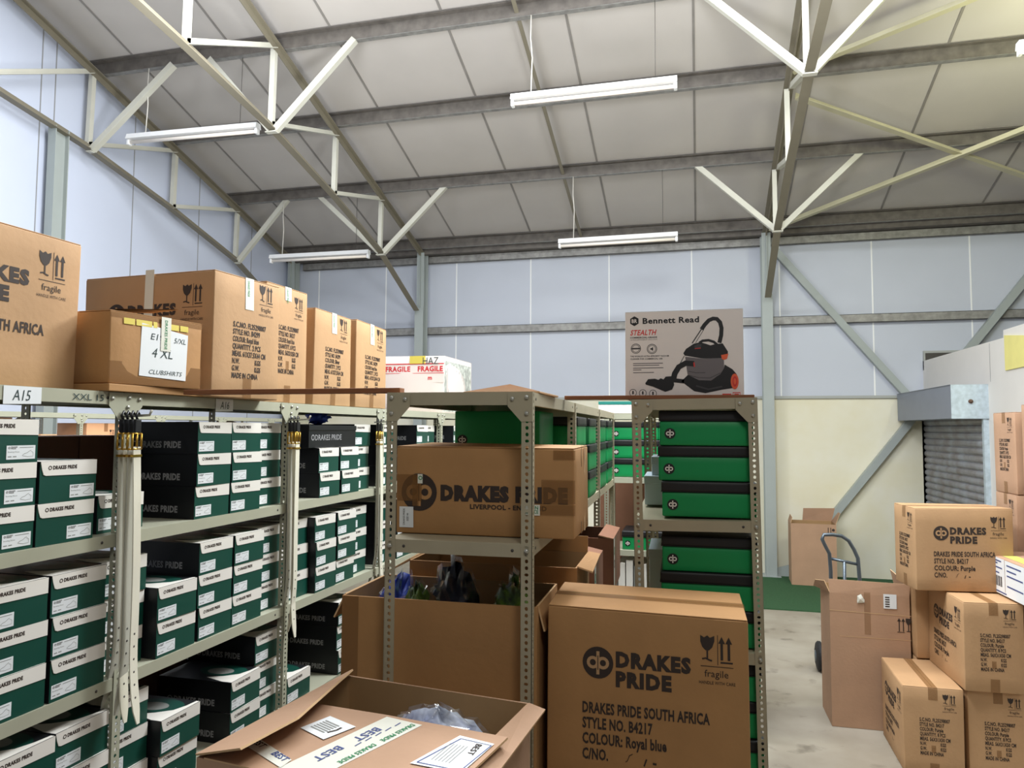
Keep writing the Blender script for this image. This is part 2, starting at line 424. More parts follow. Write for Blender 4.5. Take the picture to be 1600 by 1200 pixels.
def truss(X, label, braces, kb=(5.19, 6.41, 9.07)):
    t = thing('roof_truss', label, 'truss', (X, 0, 0))
    b = MB(); b.bar((0, YN, zr(YN)-.165), (0, 10.62, zr(10.62)-.165), .10, .012, 'truss_shaded'); b.bar((0, YN, zr(YN)-.2), (0, 10.6, zr(10.6)-.2), .012, .075, 'truss_shaded'); b.build('top_chord', t)
    b = MB()
    for p, q in zip(BOT[:-1], BOT[1:]):
        b.bar((0, p[0], p[1]-.03), (0, q[0], q[1]-.03), .085, .01, 'truss_shaded'); b.bar((0, p[0], p[1]), (0, q[0], q[1]), .01, .06, 'truss_shaded')
    b.build('bottom_chord', t)
    N = [(y, z) for y, z in BOT[1:-1]]
    for y, z in N:
        b = MB(); b.angle((.0, y, z-.03), (.0, y+.02, ztop(y)-.02), .05, .006, 'truss', (0, 1, 0)); b.build('web_upright', t)
    for (y0, z0), (y1, z1) in zip(N[:-1], N[1:]):
        b = MB(); b.angle((.0, y0, z0), (.0, y1, ztop(y1)-.03), .05, .006, 'truss'); b.build('web_diagonal', t)
    for side, y, z, dx, py in braces:
        b = MB(); b.angle((side*.05, y, z-.05), (side*dx, py, zr(py)-.14), .06, .006, 'truss', (0, 1, 0), side, 1)
        b.box(side*.03-.03, side*.03+.03, y-.03, y+.03, z-.07, z-.06, 'truss'); b.build('knee_brace', t)
    return t
X1, X2, X3 = -6.45, -4.18, .95
truss(X1, 'cream steel roof truss against the white gable wall on the left', [(1, 6.41, 5.06, .95, 6.545), (1, 9.07, 4.42, .85, 9.03)])
truss(X2, 'cream steel roof truss standing free of the gable wall, above the shoe shelves', [(1, 6.41, 5.06, .85, 6.545), (-1, 6.41, 5.06, .9, 6.545), (1, 9.07, 4.42, .95, 9.03), (-1, 9.07, 4.42, .95, 9.03)])
truss(X3, 'cream steel roof truss on the right, meeting the column beside the printed vacuum box', [(1, 6.41, 5.06, .9, 6.545), (-1, 6.41, 5.06, .9, 6.545), (1, 9.07, 4.42, .95, 9.03), (-1, 9.07, 4.42, .95, 9.03)])
def column(X, label, base=True):
    t = thing('steel_column', label, 'column', (X, 10.6, 0))
    b = MB(); zt = zr(10.6)-.16
    b.box(-.07, .07, -.10, -.09, 0, 3.86, 'column'); b.box(-.07, .07, .09, .10, 0, zt, 'column'); b.box(-.005, .005, -.09, .09, 0, zt, 'column'); b.box(-.06, .06, -.055, -.045, 3.8, zt, 'column')
    b.build('shaft', t)
    if base:
        b = MB(); fr = Frame((.07, .0, 0), (1, 0, 0), (0, 0, 1)); b.plate(fr, [(0, .0), (.16, .0), (.27, .16), (.27, .2), (.0, .0+.12)], 'column', .01); b.build('gusset_plate', t)
        b = MB(); b.box(-.12, .12, -.13, .13, .0, .02, 'column'); b.build('base_plate', t)
    return t
column(X1, 'grey steel column in the back left corner behind the carton tops', False)
column(X2, 'grey steel column on the back wall left of the centre', False)
column(X3, 'grey steel column beside the green shelf cases, standing on the grass carpet')
b = MB(); b.box(-.05, .05, -.085, -.075, 0, 5.12, 'column'); b.box(-.05, .05, .075, .085, 0, 5.12, 'column'); b.box(-.005, .005, -.08, .08, 0, 5.12, 'column')
o = b.build('gable_post', None, (GX+.12, 6.06, 0)); tag(o, 'grey steel post on the gable wall at the far left edge', 'column')
def brace(name, p, q, label, leg=.075, m='bracey', up=(0, 0, 1), sx=1, sy=1):
    b = MB(); b.angle(p, q, leg, .007, m, up, sx, sy); return tag(b.build(name), label, 'brace')
def rp(x, y, o=.2): return (x, y, zr(y)-o)
brace('roof_brace', rp(1.02, 7.9, .24), rp(5.6, 11.0-.25, .24), 'cream angle brace under the roof running from the right truss down to the right')
brace('roof_brace', rp(1.0, 10.3, .3), rp(5.9, 6.95, .3), 'cream angle brace under the roof rising to the right from the column head')
brace('roof_brace', rp(.98, 7.6, .2), rp(5.2, 5.7, .2), 'brown grey angle brace high under the roof at the top right')
brace('wall_brace', (1.05, WY-.1, 4.50), (3.3, WY-.1, 1.68), 'grey diagonal wall brace from the column head down behind the shutter box', .09, 'column', (0, 1, 0))
brace('wall_brace', (4.6, WY-.16, 4.62), (1.2, WY-.16, .16), 'grey diagonal wall brace from the column foot up behind the partition', .09, 'column', (0, 1, 0))
# anti sag rods between purlins
for k, (y0, y1) in enumerate(((5.48, 6.545), (6.545, 7.71), (7.71, 9.03), (9.03, 10.5))):
    b = MB(); b.angle((-1.66, y0, zr(y0)-.1), (-1.66, y1, zr(y1)-.1), 0.04, .005, 'truss_shaded')
    tag(b.build('sag_bar'), 'thin steel bar tying two purlins near mid roof, ' + ['first from the top', 'second from the top', 'third from the top', 'lowest of the four'][k], 'bar', 'bars tying the purlins')

# ------------------------------------------------------------------ fluorescent lights
def lamp(xa, xb, y, za, zb, xc1, xc2, label, lit=False):
    t = thing('fluorescent_light', label, 'ceiling light', (xa, y, za), 0, 'hanging fluorescent lights')
    L = math.hypot(xb-xa, zb-za); t.rotation_euler = (0, -math.atan2(zb-za, xb-xa), 0)
    b = MB(); b.add([(0, -.035, 0), (0, .035, 0), (0, .05, -.055), (0, -.05, -.055), (L, -.035, 0), (L, .035, 0), (L, .05, -.055), (L, -.05, -.055)],
                    [(0, 1, 2, 3)[::-1], (4, 5, 6, 7), (0, 4, 5, 1)[::-1], (1, 5, 6, 2)[::-1], (2, 6, 7, 3)[::-1], (3, 7, 4, 0)[::-1]], 'lampw'); b.build('housing', t)
    for x0, x1 in ((0, .03), (L-.03, L)):
        b = MB(); b.box(x0, x1, -.03, .03, -.115, -.055, 'lampw', .006); b.build('end_cap', t)
    b = MB(); b.tube([(.03, 0, -.085), (L-.03, 0, -.085)], .019, 'tubelit' if lit else 'tube', 12); b.build('tube', t)
    for x, m, r in ((xc1-xa, 'cord', .006), (xc2-xa, 'wire', .003)):
        b = MB(); top = zr(y)-.14-za; w = .012 if m == 'cord' else 0; b.tube([(x, 0, 0), (x+w, 0, top*.45), (x-w/3, 0, top*.7), (x, 0, top)], r, m, 6); b.build('suspension_cord', t)
lamp(-6.05, -4.426, 6.545, 5.20, 5.17, -5.83, -4.65, 'white fluorescent tube light hanging at upper left, before the gable wall')
lamp(-5.853, -4.331, 9.03, 4.43, 4.42, -5.67, -4.53, 'white fluorescent tube light hanging above the row of cartons, far left')
lamp(-1.692, -.147, 6.545, 5.165, 5.165, -1.5, -.34, 'white fluorescent tube light nearest the top centre of the photo')
lamp(-1.698, -.212, 9.03, 4.405, 4.41, -1.507, -.39, 'white fluorescent tube light hanging before the back wall above the vacuum carton')
lamp(2.545, 4.09, 6.545, 5.14, 5.14, 2.75, 3.9, 'lit fluorescent tube light cut by the right edge of the photo', True)

# ------------------------------------------------------------------ racks of perforated angle
def post_mesh(H, sx, sy, name, m='rack', pitch=.0187, w=.032, t=.002):
    """L-section upright with slotted holes; corner on the local z axis, legs along sx*x and sy*y"""
    mb = MB(); n = int(H/pitch)
    for leg in (0, 1):
        for k in range(n):
            z0 = k*H/n; z1 = (k+1)*H/n; zc = (z0+z1)/2
            ru, rz_ = (.0050, .0058) if k % 4 else (.0062, .0046)
            q = [(-1, -1), (0, -1), (1, -1), (1, 0), (1, 1), (0, 1), (-1, 1), (-1, 0)]
            out = [(w/2+a*w/2, zc+c*(z1-z0)/2) for a, c in q]
            hol = [(w/2+ru*cos(math.atan2(c, a)), zc+rz_*sin(math.atan2(c, a))) for a, c in q]
            if leg == 0: P = lambda u, z, d: (sx*u, sy*d, z)
            else: P = lambda u, z, d: (sx*d, sy*u, z)
            vs = [P(u, z, 0) for u, z in out]+[P(u, z, 0) for u, z in hol]+[P(u, z, t) for u, z in out]+[P(u, z, t) for u, z in hol]
            fs = []
            for i in range(8):
                j = (i+1) % 8
                fs += [(i, j, 8+j, 8+i), (16+j, 16+i, 24+i, 24+j), (8+i, 8+j, 24+j, 24+i)]
            fs += [(2, 3, 19, 18), (3, 4, 20, 19), (6, 7, 23, 22), (7, 0, 16, 23)]
            flip = (sx*sy < 0) != (leg == 1)
            mb.add(vs, [f[::-1] for f in fs] if flip else fs, m)
    return mb.mesh(name)
RH = 2.095
PM = {(a, c, d): post_mesh(RH, a, c, 'post', d) for a in (1, -1) for c in (1, -1) for d in ('rack', 'rackdark')}
def shelf_mesh(x0, x1, y0, y1, m):
    mb = MB(); d = .038
    mb.box(x0, x1, y0, y1, -.0025, 0, m)
    mb.box(x0, x0+.002, y0, y1, -d, -.0025, m); mb.box(x1-.002, x1, y0, y1, -d, -.0025, m)
    mb.box(x0+.002, x1-.002, y0, y0+.002, -d, -.0025, m); mb.box(x0+.002, x1-.002, y1-.002, y1, -d, -.0025, m)
    mb.box(x0+.002, x0+.014, y0+.002, y1-.002, -d, -d+.002, m); mb.box(x1-.014, x1-.002, y0+.002, y1-.002, -d, -d+.002, m)
    for x, sg in ((x1, 1), (x0, -1)):
        for y in (y0+.06, y1-.06): mb.tube([(x, y, -.019), (x+sg*.001, y, -.019)], .0045, 'wire', 8)
    for y, sg in ((y0, -1),):
        for x in (x0+.055, x1-.055): mb.tube([(x, y, -.019), (x, y+sg*.001, -.019)], .0045, 'wire', 8)
    return mb
def rack(label, loc, rz, x0, x1, ys, levels, m='rack', skip=(), front='y', group=None):
    t = thing('shelving_rack', label, 'shelving rack', loc, rz, group)
    for i, y in enumerate(ys):
        last = i == len(ys)-1
        for x, sx in ((x0, 1), (x1, -1)):
            o = bpy.data.objects.new('post', PM[(sx, -1 if last else 1, m)]); COL.objects.link(o); o.parent = t; o.location = (x, y, 0)
    for i in range(len(ys)-1):
        for k, z in enumerate(levels):
            if (i, k) in skip: continue
            shelf_mesh(x0+.0025, x1-.0025, ys[i]+.0025, ys[i+1]-.0025, m).build('shelf', t, (0, 0, z))
    def gus(fr, mir, bolts=True):
        b = MB(); pts = [(0, RH-.002), (0, RH-.085), (.033, RH-.085), (.072, RH-.042), (.072, RH-.002)]
        b.plate(fr, pts, m, .0018, .0005)
        for u, v in ((.016, RH-.016), (.058, RH-.02), (.016, RH-.062)):
            p = fr.at(u, v, .0023); q = fr.at(u, v, .007); b.tube([p, q], .0062, 'bolt', 8)
        b.build('gusset_plate', t)
    if front == 'y':
        gus(Frame((x0, ys[0], 0), (1, 0, 0), (0, 0, 1)), False)
        b = MB(); pts = [(0, RH-.002), (-.072, RH-.002), (-.072, RH-.042), (-.033, RH-.085), (0, RH-.085)]
        fr = Frame((x1, ys[0], 0), (1, 0, 0), (0, 0, 1)); b.plate(fr, pts, m, .0018, .0005)
        for u, v in ((-.016, RH-.016), (-.058, RH-.02), (-.016, RH-.062)): b.tube([fr.at(u, v, .0023), fr.at(u, v, .007)], .0062, 'bolt', 8)
        b.build('gusset_plate', t)
        for k, z in enumerate(levels[1:]):
            if (0, k+1) in skip: continue
            for x in (x0+.016, x1-.016):
                b = MB(); b.tube([(x, ys[0]-.0005, z-.018), (x, ys[0]-.007, z-.018)], .0068, 'bolt', 8); b.build('bolt', t)
    else:
        for y in ys[:-1]:
            fr = Frame((x1, y, 0), (0, 1, 0), (0, 0, 1)); gus(fr, False)
        for y in ys[1:]:
            fr = Frame((x1, y, 0), (0, 1, 0), (0, 0, 1)); b = MB()
            b.plate(fr, [(0, RH-.002), (-.06, RH-.002), (-.06, RH-.042), (-.022, RH-.085), (0, RH-.085)], m, .0018, .0005)
            for u, v in ((-.05, RH-.02), (.012, RH-.045)): b.tube([fr.at(u, v, .0023), fr.at(u, v, .007)], .006, 'bolt', 8)
            b.build('gusset_plate', t)
    return t
LEV = (RH, 1.665, 1.235, .80, .365)
# left row of racks: front edge runs from (-1.71, 1.873) along (.0138, 1)
LYAW = -.0138
def LW(s, off=0, z=0): return (-1.71+.0138*(s-1.873)+off, s, z)
LY0 = .955
lys = [0, .918, 1.83, 2.75, 3.67, 4.59]
rl = rack('long row of grey green perforated steel shelving on the left, holding shoe boxes', LW(LY0), LYAW, -.40, 0, lys, LEV, 'rack', (), 'x')
def Lloc(s, off, z): return (off, s-LY0, z)
for s0, s1, txt, w in ((1.475, 1.585, 'A15', .05), (2.305, 2.405, 'A16', .05)):
    b = MB(); fr = Frame((-.0012, s0-LY0, 2.058), (0, 1, .0), (0, 0, 1))
    b.plate(fr, [(0, -.012), (s1-s0, -.008), (s1-s0, .036), (0, .036)], 'paper', .0006); b.text(fr, txt, .025, -.001, .028, 'pen', w, 0, .0012, .15); b.build('shelf_label', rl)
b = MB(); fr = Frame((-.0012, 1.685-LY0, 2.066), (0, 1, 0), (0, 0, 1)); b.text(fr, 'XXL 15', 0, 0, .018, 'pen', .11, 0, .0006); b.build('marker_writing', rl)
for s in (1.873, 2.785, 3.64):
    b = MB(); b.tube([(-.01, s-LY0-.006, 2.02), (.10, s-LY0-.006, 2.025), (.108, s-LY0-.006, 2.04)], .004, 'bolt', 6); b.build('hook', rl)
# second row along the gable wall
r2 = rack('far row of shelving along the gable wall, seen above the shoe boxes', (-4.8, 3.9, 0), 0, -.4, 0, [0, .9, 1.8, 2.7, 3.6, 4.5], (RH, 1.665, 1.235, .80, .365), 'rack', (), 'x')
# middle rack, right rack, rear rack
MYAW = .0283
rm = rack('middle grey rack seen end on, holding the long printed carton', (-.893, 2.0, 0), MYAW, 0, .44, [0, .90, 1.86, 2.80], (RH, 1.665, 1.235, .66, .2), 'rackdark', ((0, 2),))
def MW(x, y, z):
    c, s_ = cos(MYAW), sin(MYAW); return (-.893+c*x-s_*y, 2.0+s_*x+c*y, z)
RYAW = .026
rr = rack('grey rack seen end on at right, stacked with green and black cases', (-.197, 2.6, 0), RYAW, 0, .425, [0, .91, 1.83], (RH, 1.674, 1.235, .81, .365), 'rackdark')
rr.rotation_euler = (0, -.014, RYAW)
def RW(x, y, z):
    c, s_ = cos(RYAW), sin(RYAW); return (-.197+c*x-s_*y-.014*z, 2.6+s_*x+c*y, z)
rb = rack('rear rack facing the camera behind the right rack, holding bright green cases', (-.62, 4.97, 0), 0, 0, .95, [0, .40], (RH, 1.665, 1.18, .80, .365), 'rack')
# wooden battens tying rack tops together
b = MB(); b.box(-.385, .385, -.018, .018, 0, .016, 'wood', .002); o = b.build('wooden_batten', None, (-1.262, 2.075, 2.0965)); tag(o, 'thin brown wooden batten bridging left and middle racks below the cartons', 'batten')
b = MB(); b.box(-.33, .33, -.018, .018, 0, .014, 'wood', .002); o = b.build('wooden_batten', None, (-.14, 2.632, 2.0965)); tag(o, 'thin brown wooden batten lying across the right rack under the vacuum box', 'batten')

# ------------------------------------------------------------------ shoe boxes
SW, SHH, SL = .187, .1135, .317
def dp_logo(b, fr, cu, cv, r, ink, paper, e=.001):
    b.disc(fr, cu, cv, r, ink, e, n=28)
    for sg in (-1, 1): b.ring(fr, cu+sg*.33*r, cv, .20*r, .40*r, paper, e+.0006, 16)
    b.rect(fr, cu-.10*r, cu+.10*r, cv-.42*r, cv+.72*r, paper, e+.0008)
    b.rect(fr, cu-.10*r, cu+.10*r, cv-.74*r, cv-.42*r, paper, e+.0008)
    b.rect(fr, cu-.028*r, cu+.028*r, cv-.45*r, cv+.45*r, ink, e+.0011)
def shoe_meshes(lab_u):
    b = MB(); h = SHH-.004
    b.box(-SL, 0, 0, SW, 0, h, 'black')
    e = Frame((0, 0, 0), (0, 1, 0), (0, 0, 1)); b.rect(e, .0005, SW-.0005, .0, h, 'green', .0004)
    sd = Frame((-SL, 0, 0), (1, 0, 0), (0, 0, 1)); b.text(sd, 'DRAKES PRIDE', .068, .022, .022, 'silver', .18, .04, .0006)
    b.ring(sd, .05, .033, .008, .012, 'silver', .0006, 16)
    body = b.mesh('box_body')
    b = MB(); z0 = h
    b.box(-SL-.002, .002, -.001, SW+.001, z0, SHH, 'black')
    tp = Frame((-SL, 0, SHH), (1, 0, 0), (0, 1, 0))
    L = SL
    b.decal(tp, [(L-.04, 0.002), (L, .002), (L, SW-.002), (L-.012, SW-.002), (L-.016, SW*.75), (L-.03, SW*.5), (L-.075, SW*.30), (L-.13, SW*.16)], 'lidw', .0006)
    b.disc(tp, L-.115, SW*.62, .10, 'green', .0004, .06, 24); b.disc(tp, L-.12, SW*.56, .055, 'grey', .0009, .035, 20)
    fl = Frame((.0006, 0, 0), (0, 1, 0), (0, 0, 1))
    b.plate(fl, [(.018, .075), (SW-.001, .072), (SW-.001, SHH), (.001, SHH), (.006, .092), (.011, .078)], 'lidw', .0018)
    fl2 = Frame((.0024, 0, 0), (0, 1, 0), (0, 0, 1))
    b.ring(fl2, .030, .096, .0035, .0058, 'ink', .0005, 14); b.text(fl2, 'DRAKES PRIDE', .039, .0915, .0095, 'ink', .078, .05, .0005)
    lid = b.mesh('lid')
    b = MB(); lf = Frame((.0008, lab_u, .009), (0, 1, 0), (0, 0, 1)); lw, lh = .082, .036
    b.plate(lf, [(0, 0), (lw, 0), (lw, lh), (0, lh)], 'paper', .0005)
    lf = Frame((.0013, lab_u, .009), (0, 1, 0), (0, 0, 1))
    b.ring(lf, .007, .030, .0018, .003, 'ink', .0004, 10); b.text(lf, 'DRAKES', .012, .0305, .0032, 'ink', .018, .02, .0004); b.text(lf, 'PRIDE', .012, .0265, .0032, 'ink', .014, .02, .0004)
    b.text(lf, 'Bowling Shoes', .004, .018, .0035, 'grey', .032, 0, .0004)
    b.rect(lf, .036, .076, .030, .0315, 'grey', .0004); b.rect(lf, .004, .014, .006, .0085, 'grey', .0004); b.rect(lf, .018, .028, .006, .0085, 'grey', .0004)
    b.stroke(lf, [(.045, .010), (.05, .014), (.058, .016), (.065, .021), (.07, .023)], .0012, 'grey', .0004); b.stroke(lf, [(.045, .009), (.06, .006), (.076, .007), (.076, .017), (.07, .02)], .0009, 'grey', .0004)
    return body, lid, b.mesh('label')
SM = {'L': shoe_meshes(.006), 'R': shoe_meshes(.097)}
def shoe(loc, rz, var, label, group):
    t = thing('shoe_box', label, 'shoe box', loc, rz, group)
    for nm, me in zip(('box_body', 'lid', 'size_label'), SM[var]):
        o = bpy.data.objects.new(nm, me); COL.objects.link(o); o.parent = t
    return t
TIER = {1: ['single'], 2: ['bottom', 'top'], 3: ['bottom', 'middle', 'top'], 4: ['bottom', 'second', 'third', 'top']}
ORD = ['first', 'second', 'third', 'fourth', 'fifth']
def stacks(bayname, shelfname, z, cols, kind='white-lidded shoe box'):
    for c, (s0, n, off, var) in enumerate(cols):
        for k in range(n):
            jx = random.uniform(-.006, .004); jy = random.uniform(-.003, .003); jr = random.uniform(-.012, .012)
            tier = TIER[n][k]
            if n == 1: lab = '%s standing alone, %s stack from left, %s, %s' % (kind, ORD[c], shelfname, bayname)
            else: lab = '%s, %s of %s stack from left, %s, %s' % (kind, tier, ORD[c], shelfname, bayname)
            shoe(LW(s0+jy, off+jx, z+.001+k*(SHH+.0006)), LYAW+jr, var, lab, 'shoe boxes on the left shelves')
UP, MIDS, LOW = 'upper shelf', 'middle shelf', 'lower shelf'
stacks('A15 bay', UP, 1.665, [(1.403, 3, -.008, 'R'), (1.594, 2, -.006, 'R'), (1.832, 1, -.0425, 'L')])
stacks('A15 bay', MIDS, 1.235, [(1.455, 3, -.006, 'L'), (1.655, 3, -.008, 'L')])
stacks('A15 bay', LOW, .80, [(1.488, 3, -.006, 'L'), (1.684, 3, -.006, 'L')])
stacks('A16 bay', UP, 1.665, [(2.218, 3, -.006, 'L'), (2.410, 3, -.006, 'L'), (2.612, 3, -.0425, 'L')])
stacks('A16 bay', MIDS, 1.235, [(1.85, 3, -.0425, 'L'), (2.048, 2, -.006, 'L'), (2.252, 3, -.006, 'L'), (2.445, 3, -.006, 'L'), (2.642, 3, -.0425, 'L')])
stacks('A16 bay', LOW, .80, [(1.885, 3, -.0425, 'L'), (2.078, 2, -.004, 'L'), (2.452, 2, -.006, 'L'), (2.646, 3, -.0425, 'L')])
stacks('third bay', UP, 1.665, [(3.055, 2, -.006, 'L'), (3.262, 2, -.006, 'L'), (3.455, 3, -.0425, 'L')])
stacks('third bay', MIDS, 1.235, [(2.845, 3, -.0425, 'L'), (3.035, 3, -.006, 'L'), (3.237, 3, -.006, 'L'), (3.430, 3, -.0425, 'L')])
stacks('third bay', LOW, .80, [(2.845, 1, -.02, 'L'), (3.262, 3, -.006, 'L')])
stacks('bay behind middle rack', UP, 1.665, [(3.75, 3, -.0425, 'L'), (4.225, 3, -.006, 'L'), (4.42, 3, -.0425, 'L')])
stacks('bay behind middle rack', MIDS, 1.235, [(3.75, 3, -.0425, 'L'), (3.95, 3, -.006, 'L'), (4.15, 3, -.006, 'L')])
stacks('farthest bay', UP, 1.665, [(4.9, 3, -.01, 'L'), (5.1, 3, -.006, 'L'), (5.3, 3, -.006, 'L')])
# long black box lying along the shelf on top of the third bay
t = thing('shoe_box', 'long black box with silver lettering lying sideways on top of white-lidded shoe boxes', 'shoe box', LW(2.985, -.02, 1.665+2*(SHH+.0006)+.003), LYAW)
b = MB(); b.box(-.20, 0, 0, .455, 0, .1, 'black', .002); fr = Frame((0, 0, 0), (0, 1, 0), (0, 0, 1)); b.text(fr, 'DRAKES PRIDE', .055, .035, .026, 'silver', .25, .012, .0006); b.ring(fr, .035, .048, .009, .014, 'silver', .0006, 16); b.build('box_body', t)
b = MB(); b.box(-.203, .003, -.003, .458, .08, .104, 'black', .002); b.build('lid', t)

# ------------------------------------------------------------------ belts hung on the posts
def belt(loc, rz, label, m, length, sway, tipx, w=.034):
    t = thing('belt', label, 'belt', loc, rz, 'white belts hung on the shelf posts')
    b = MB(); n = 22; pts = []
    for k in range(n+1):
        q = k/n; z = -.095-length*q
        pts.append((sway*sin(q*pi)*.5+tipx*max(0, q-.7)**2*11, z, .012*sin(q*2.2)))
    vs = []; fs = []
    for k, (dx, z, dy) in enumerate(pts):
        ww = w/2*(1 if k < n-1 else (.85 if k == n-1 else .35))
        for x in (-.0018, .0018): vs += [(x+dx, dy-ww, z), (x+dx, dy+ww, z)]
    for k in range(n):
        a = 4*k; c = a+4
        fs += [(a+2, a+3, c+3, c+2), (a+1, a, c, c+1), (a, a+2, c+2, c), (a+3, a+1, c+1, c+3)]
    fs.append((4*n, 4*n+1, 4*n+3, 4*n+2)); b.add(vs, [f[::-1] for f in fs], m, False)
    for k in range(n-7, n-1):
        dx, z, dy = pts[k]; b.tube([(dx-.0024, dy, z), (dx+.0024, dy, z)], .0035, 'wire', 6)
    b.build('strap', t)
    b = MB()
    for p, q in (((0, -.021, -.055), (0, .021, -.055)), ((0, -.021, -.102), (0, .021, -.102)), ((0, -.021, -.055), (0, -.021, -.102)), ((0, .021, -.055), (0, .021, -.102)), ((0, 0, -.055), (0, 0, -.1))):
        b.tube([p, q], .0032, 'gold', 6)
    b.bar((0, -.021, -.122), (0, .021, -.122), .008, .007, 'gold'); b.build('buckle', t)
    b = MB(); b.box(-.004, .004, -.014, .014, -.052, -.012, 'plasticb', .002); b.tube([(0, 0, -.014), (0, -.008, .0), (0, 0, .012), (0, .008, .002)], .004, 'plasticb', 6); b.build('hanger', t)
def belts(s, who, n, length):
    for k in range(n):
        m = 'belt' if k >= n-1 or k == 1 else 'beltg'
        pos = ['innermost', 'second', 'third', 'outermost'][k if k < n-1 else 3]
        belt(LW(s-.004, .010+.017*k, 2.024), LYAW+.04*k, 'white leather belt with brass buckle hanging on the %s post, %s of %s' % (who, pos, ['', '', 'two', 'three', 'four'][n]), m, length+.02*(k % 2), [-.004, .01, -.01, .012][k], [-.05, .02, -.03, .03][k])
belts(1.866, 'A15 and A16', 4, .80)
belts(2.79, 'next', 3, .80)
belts(3.645, 'third bay end', 2, .78)

# ------------------------------------------------------------------ printed cartons
def fragile_icon(b, fr, u, v, s, ink='ink', e=.001):
    """glass and arrows; (u, v) lower left of the 1 x 1.55 icon block of width s"""
    g = lambda pts: [(u+x*s, v+y*s) for x, y in pts]
    b.decal(fr, g([(.0, 1.55), (.0, 1.35), (.06, 1.18), (.16, 1.08), (.27, 1.08), (.37, 1.18), (.44, 1.38), (.44, 1.55), (.30, 1.48), (.22, 1.55), (.12, 1.48)]), ink, e)
    b.rect(fr, u+.19*s, u+.24*s, v+.80*s, v+1.09*s, ink, e); b.stroke(fr, g([(.05, .80), (.16, .83), (.27, .78), (.36, .76)]), .05*s, ink, e)
    b.rect(fr, u+.53*s, u+.55*s, v+.64*s, v+1.58*s, ink, e)
    for x in (.66, .88):
        b.rect(fr, u+(x-.035)*s, u+(x+.045)*s, v+.80*s, v+1.36*s, ink, e); b.decal(fr, g([(x-.1, 1.32), (x+.11, 1.32), (x+.005, 1.54)]), ink, e)
    b.rect(fr, u+.56*s+.06*s, u+1.0*s, v+.70*s, v+.75*s, ink, e); b.rect(fr, u+.0*s, u+1.02*s, v+.57*s, v+.59*s, ink, e)
    b.text(fr, 'fragile', u+.12*s, v+.25*s, .22*s, ink, .74*s, 0, e); b.text(fr, 'HANDLE WITH CARE', u-.05*s, v+.02*s, .10*s, ink, 1.12*s, 0, e)
def drakes_face(b, fr, L, H, style, colour, hand=True, tape_gap=False):
    k = L/.56; d = H-.5
    dp_logo(b, fr, .147*k, .350+d, .044, 'ink', 'card')
    b.text(fr, 'DRAKES', .198*k, .345+d, .0385, 'ink', .208*k, .06, .001); b.text(fr, 'PRIDE', .198*k, .291+d, .0385, 'ink', .155*k, .06, .001)
    fragile_icon(b, fr, .432*k, .318+d, .086)
    for i, (tx, w) in enumerate((('DRAKES PRIDE SOUTH AFRICA', .352), ('STYLE NO. %s' % style, .197), ('COLOUR: %s' % colour, .235), ('C/NO.', .073))):
        b.text(fr, tx, .103*k, .210+d-.0425*i, .029, 'ink', w*k, .032)
    if hand:
        b.stroke(fr, [(.245, .108+d), (.236, .103+d), (.230, .088+d), (.225, .084+d)], .002, 'ink'); b.stroke(fr, [(.283, .098+d), (.276, .078+d)], .004, 'ink'); b.stroke(fr, [(.300, .088+d), (.31, .087+d)], .006, 'ink')
def sc_face(b, fr, Wd, H, style, colour, qty, meas, patch=True):
    k = Wd/.31; d = H-.5
    fragile_icon(b, fr, .204*k, .365+d, .066*k)
    rows = ['S.C.NO. FL25298007', 'STYLE NO. %s' % style, 'COLOUR: %s' % colour, 'QUANTITY. %s PCS' % qty, 'MEAS. %s CM' % meas, 'N.W.      KGS', 'G.W.      KGS', 'MADE IN CHINA']
    ws = [.155, .125, .12, .13, .155, .135, .135, .12]
    for i, (tx, w) in enumerate(zip(rows, ws)):
        z = .308+d-.027*i
        if tx[1] == '.' and tx[2] == 'W':
            b.text(fr, tx[:4], .083*k, z, .019, 'ink', .033*k, .032); b.text(fr, 'KGS', .187*k, z, .019, 'ink', .028*k, .032)
        else: b.text(fr, tx, .083*k, z, .0195, 'ink', w*k, .032)
    if patch: b.rect(fr, .14*k, .163*k, .135+d, .175+d, 'tape', .0012)
def jit(L, Wd, H, amt, bulge):
    cj = {(i, j, k): Vector([random.uniform(-amt, amt) for _ in range(3)]) for i in (0, 1) for j in (0, 1) for k in (0, 1)}
    def fn(p):
        u, v, w = p.x/L, p.y/Wd, p.z/H
        uu, vv, ww = (min(max(q, 0), 1) for q in (u, v, w))
        d = Vector()
        for (i, j, k), c in cj.items(): d += c*((uu if i else 1-uu)*(vv if j else 1-vv)*((ww if k else 1-ww)*(1 if k else 0)+(0 if k else .0)))
        bx = bulge*4*vv*(1-vv)*4*ww*(1-ww); by = bulge*4*uu*(1-uu)*4*ww*(1-ww)
        return p+d+Vector(((u-.5)*2*bx, (v-.5)*2*by, 0))
    return fn
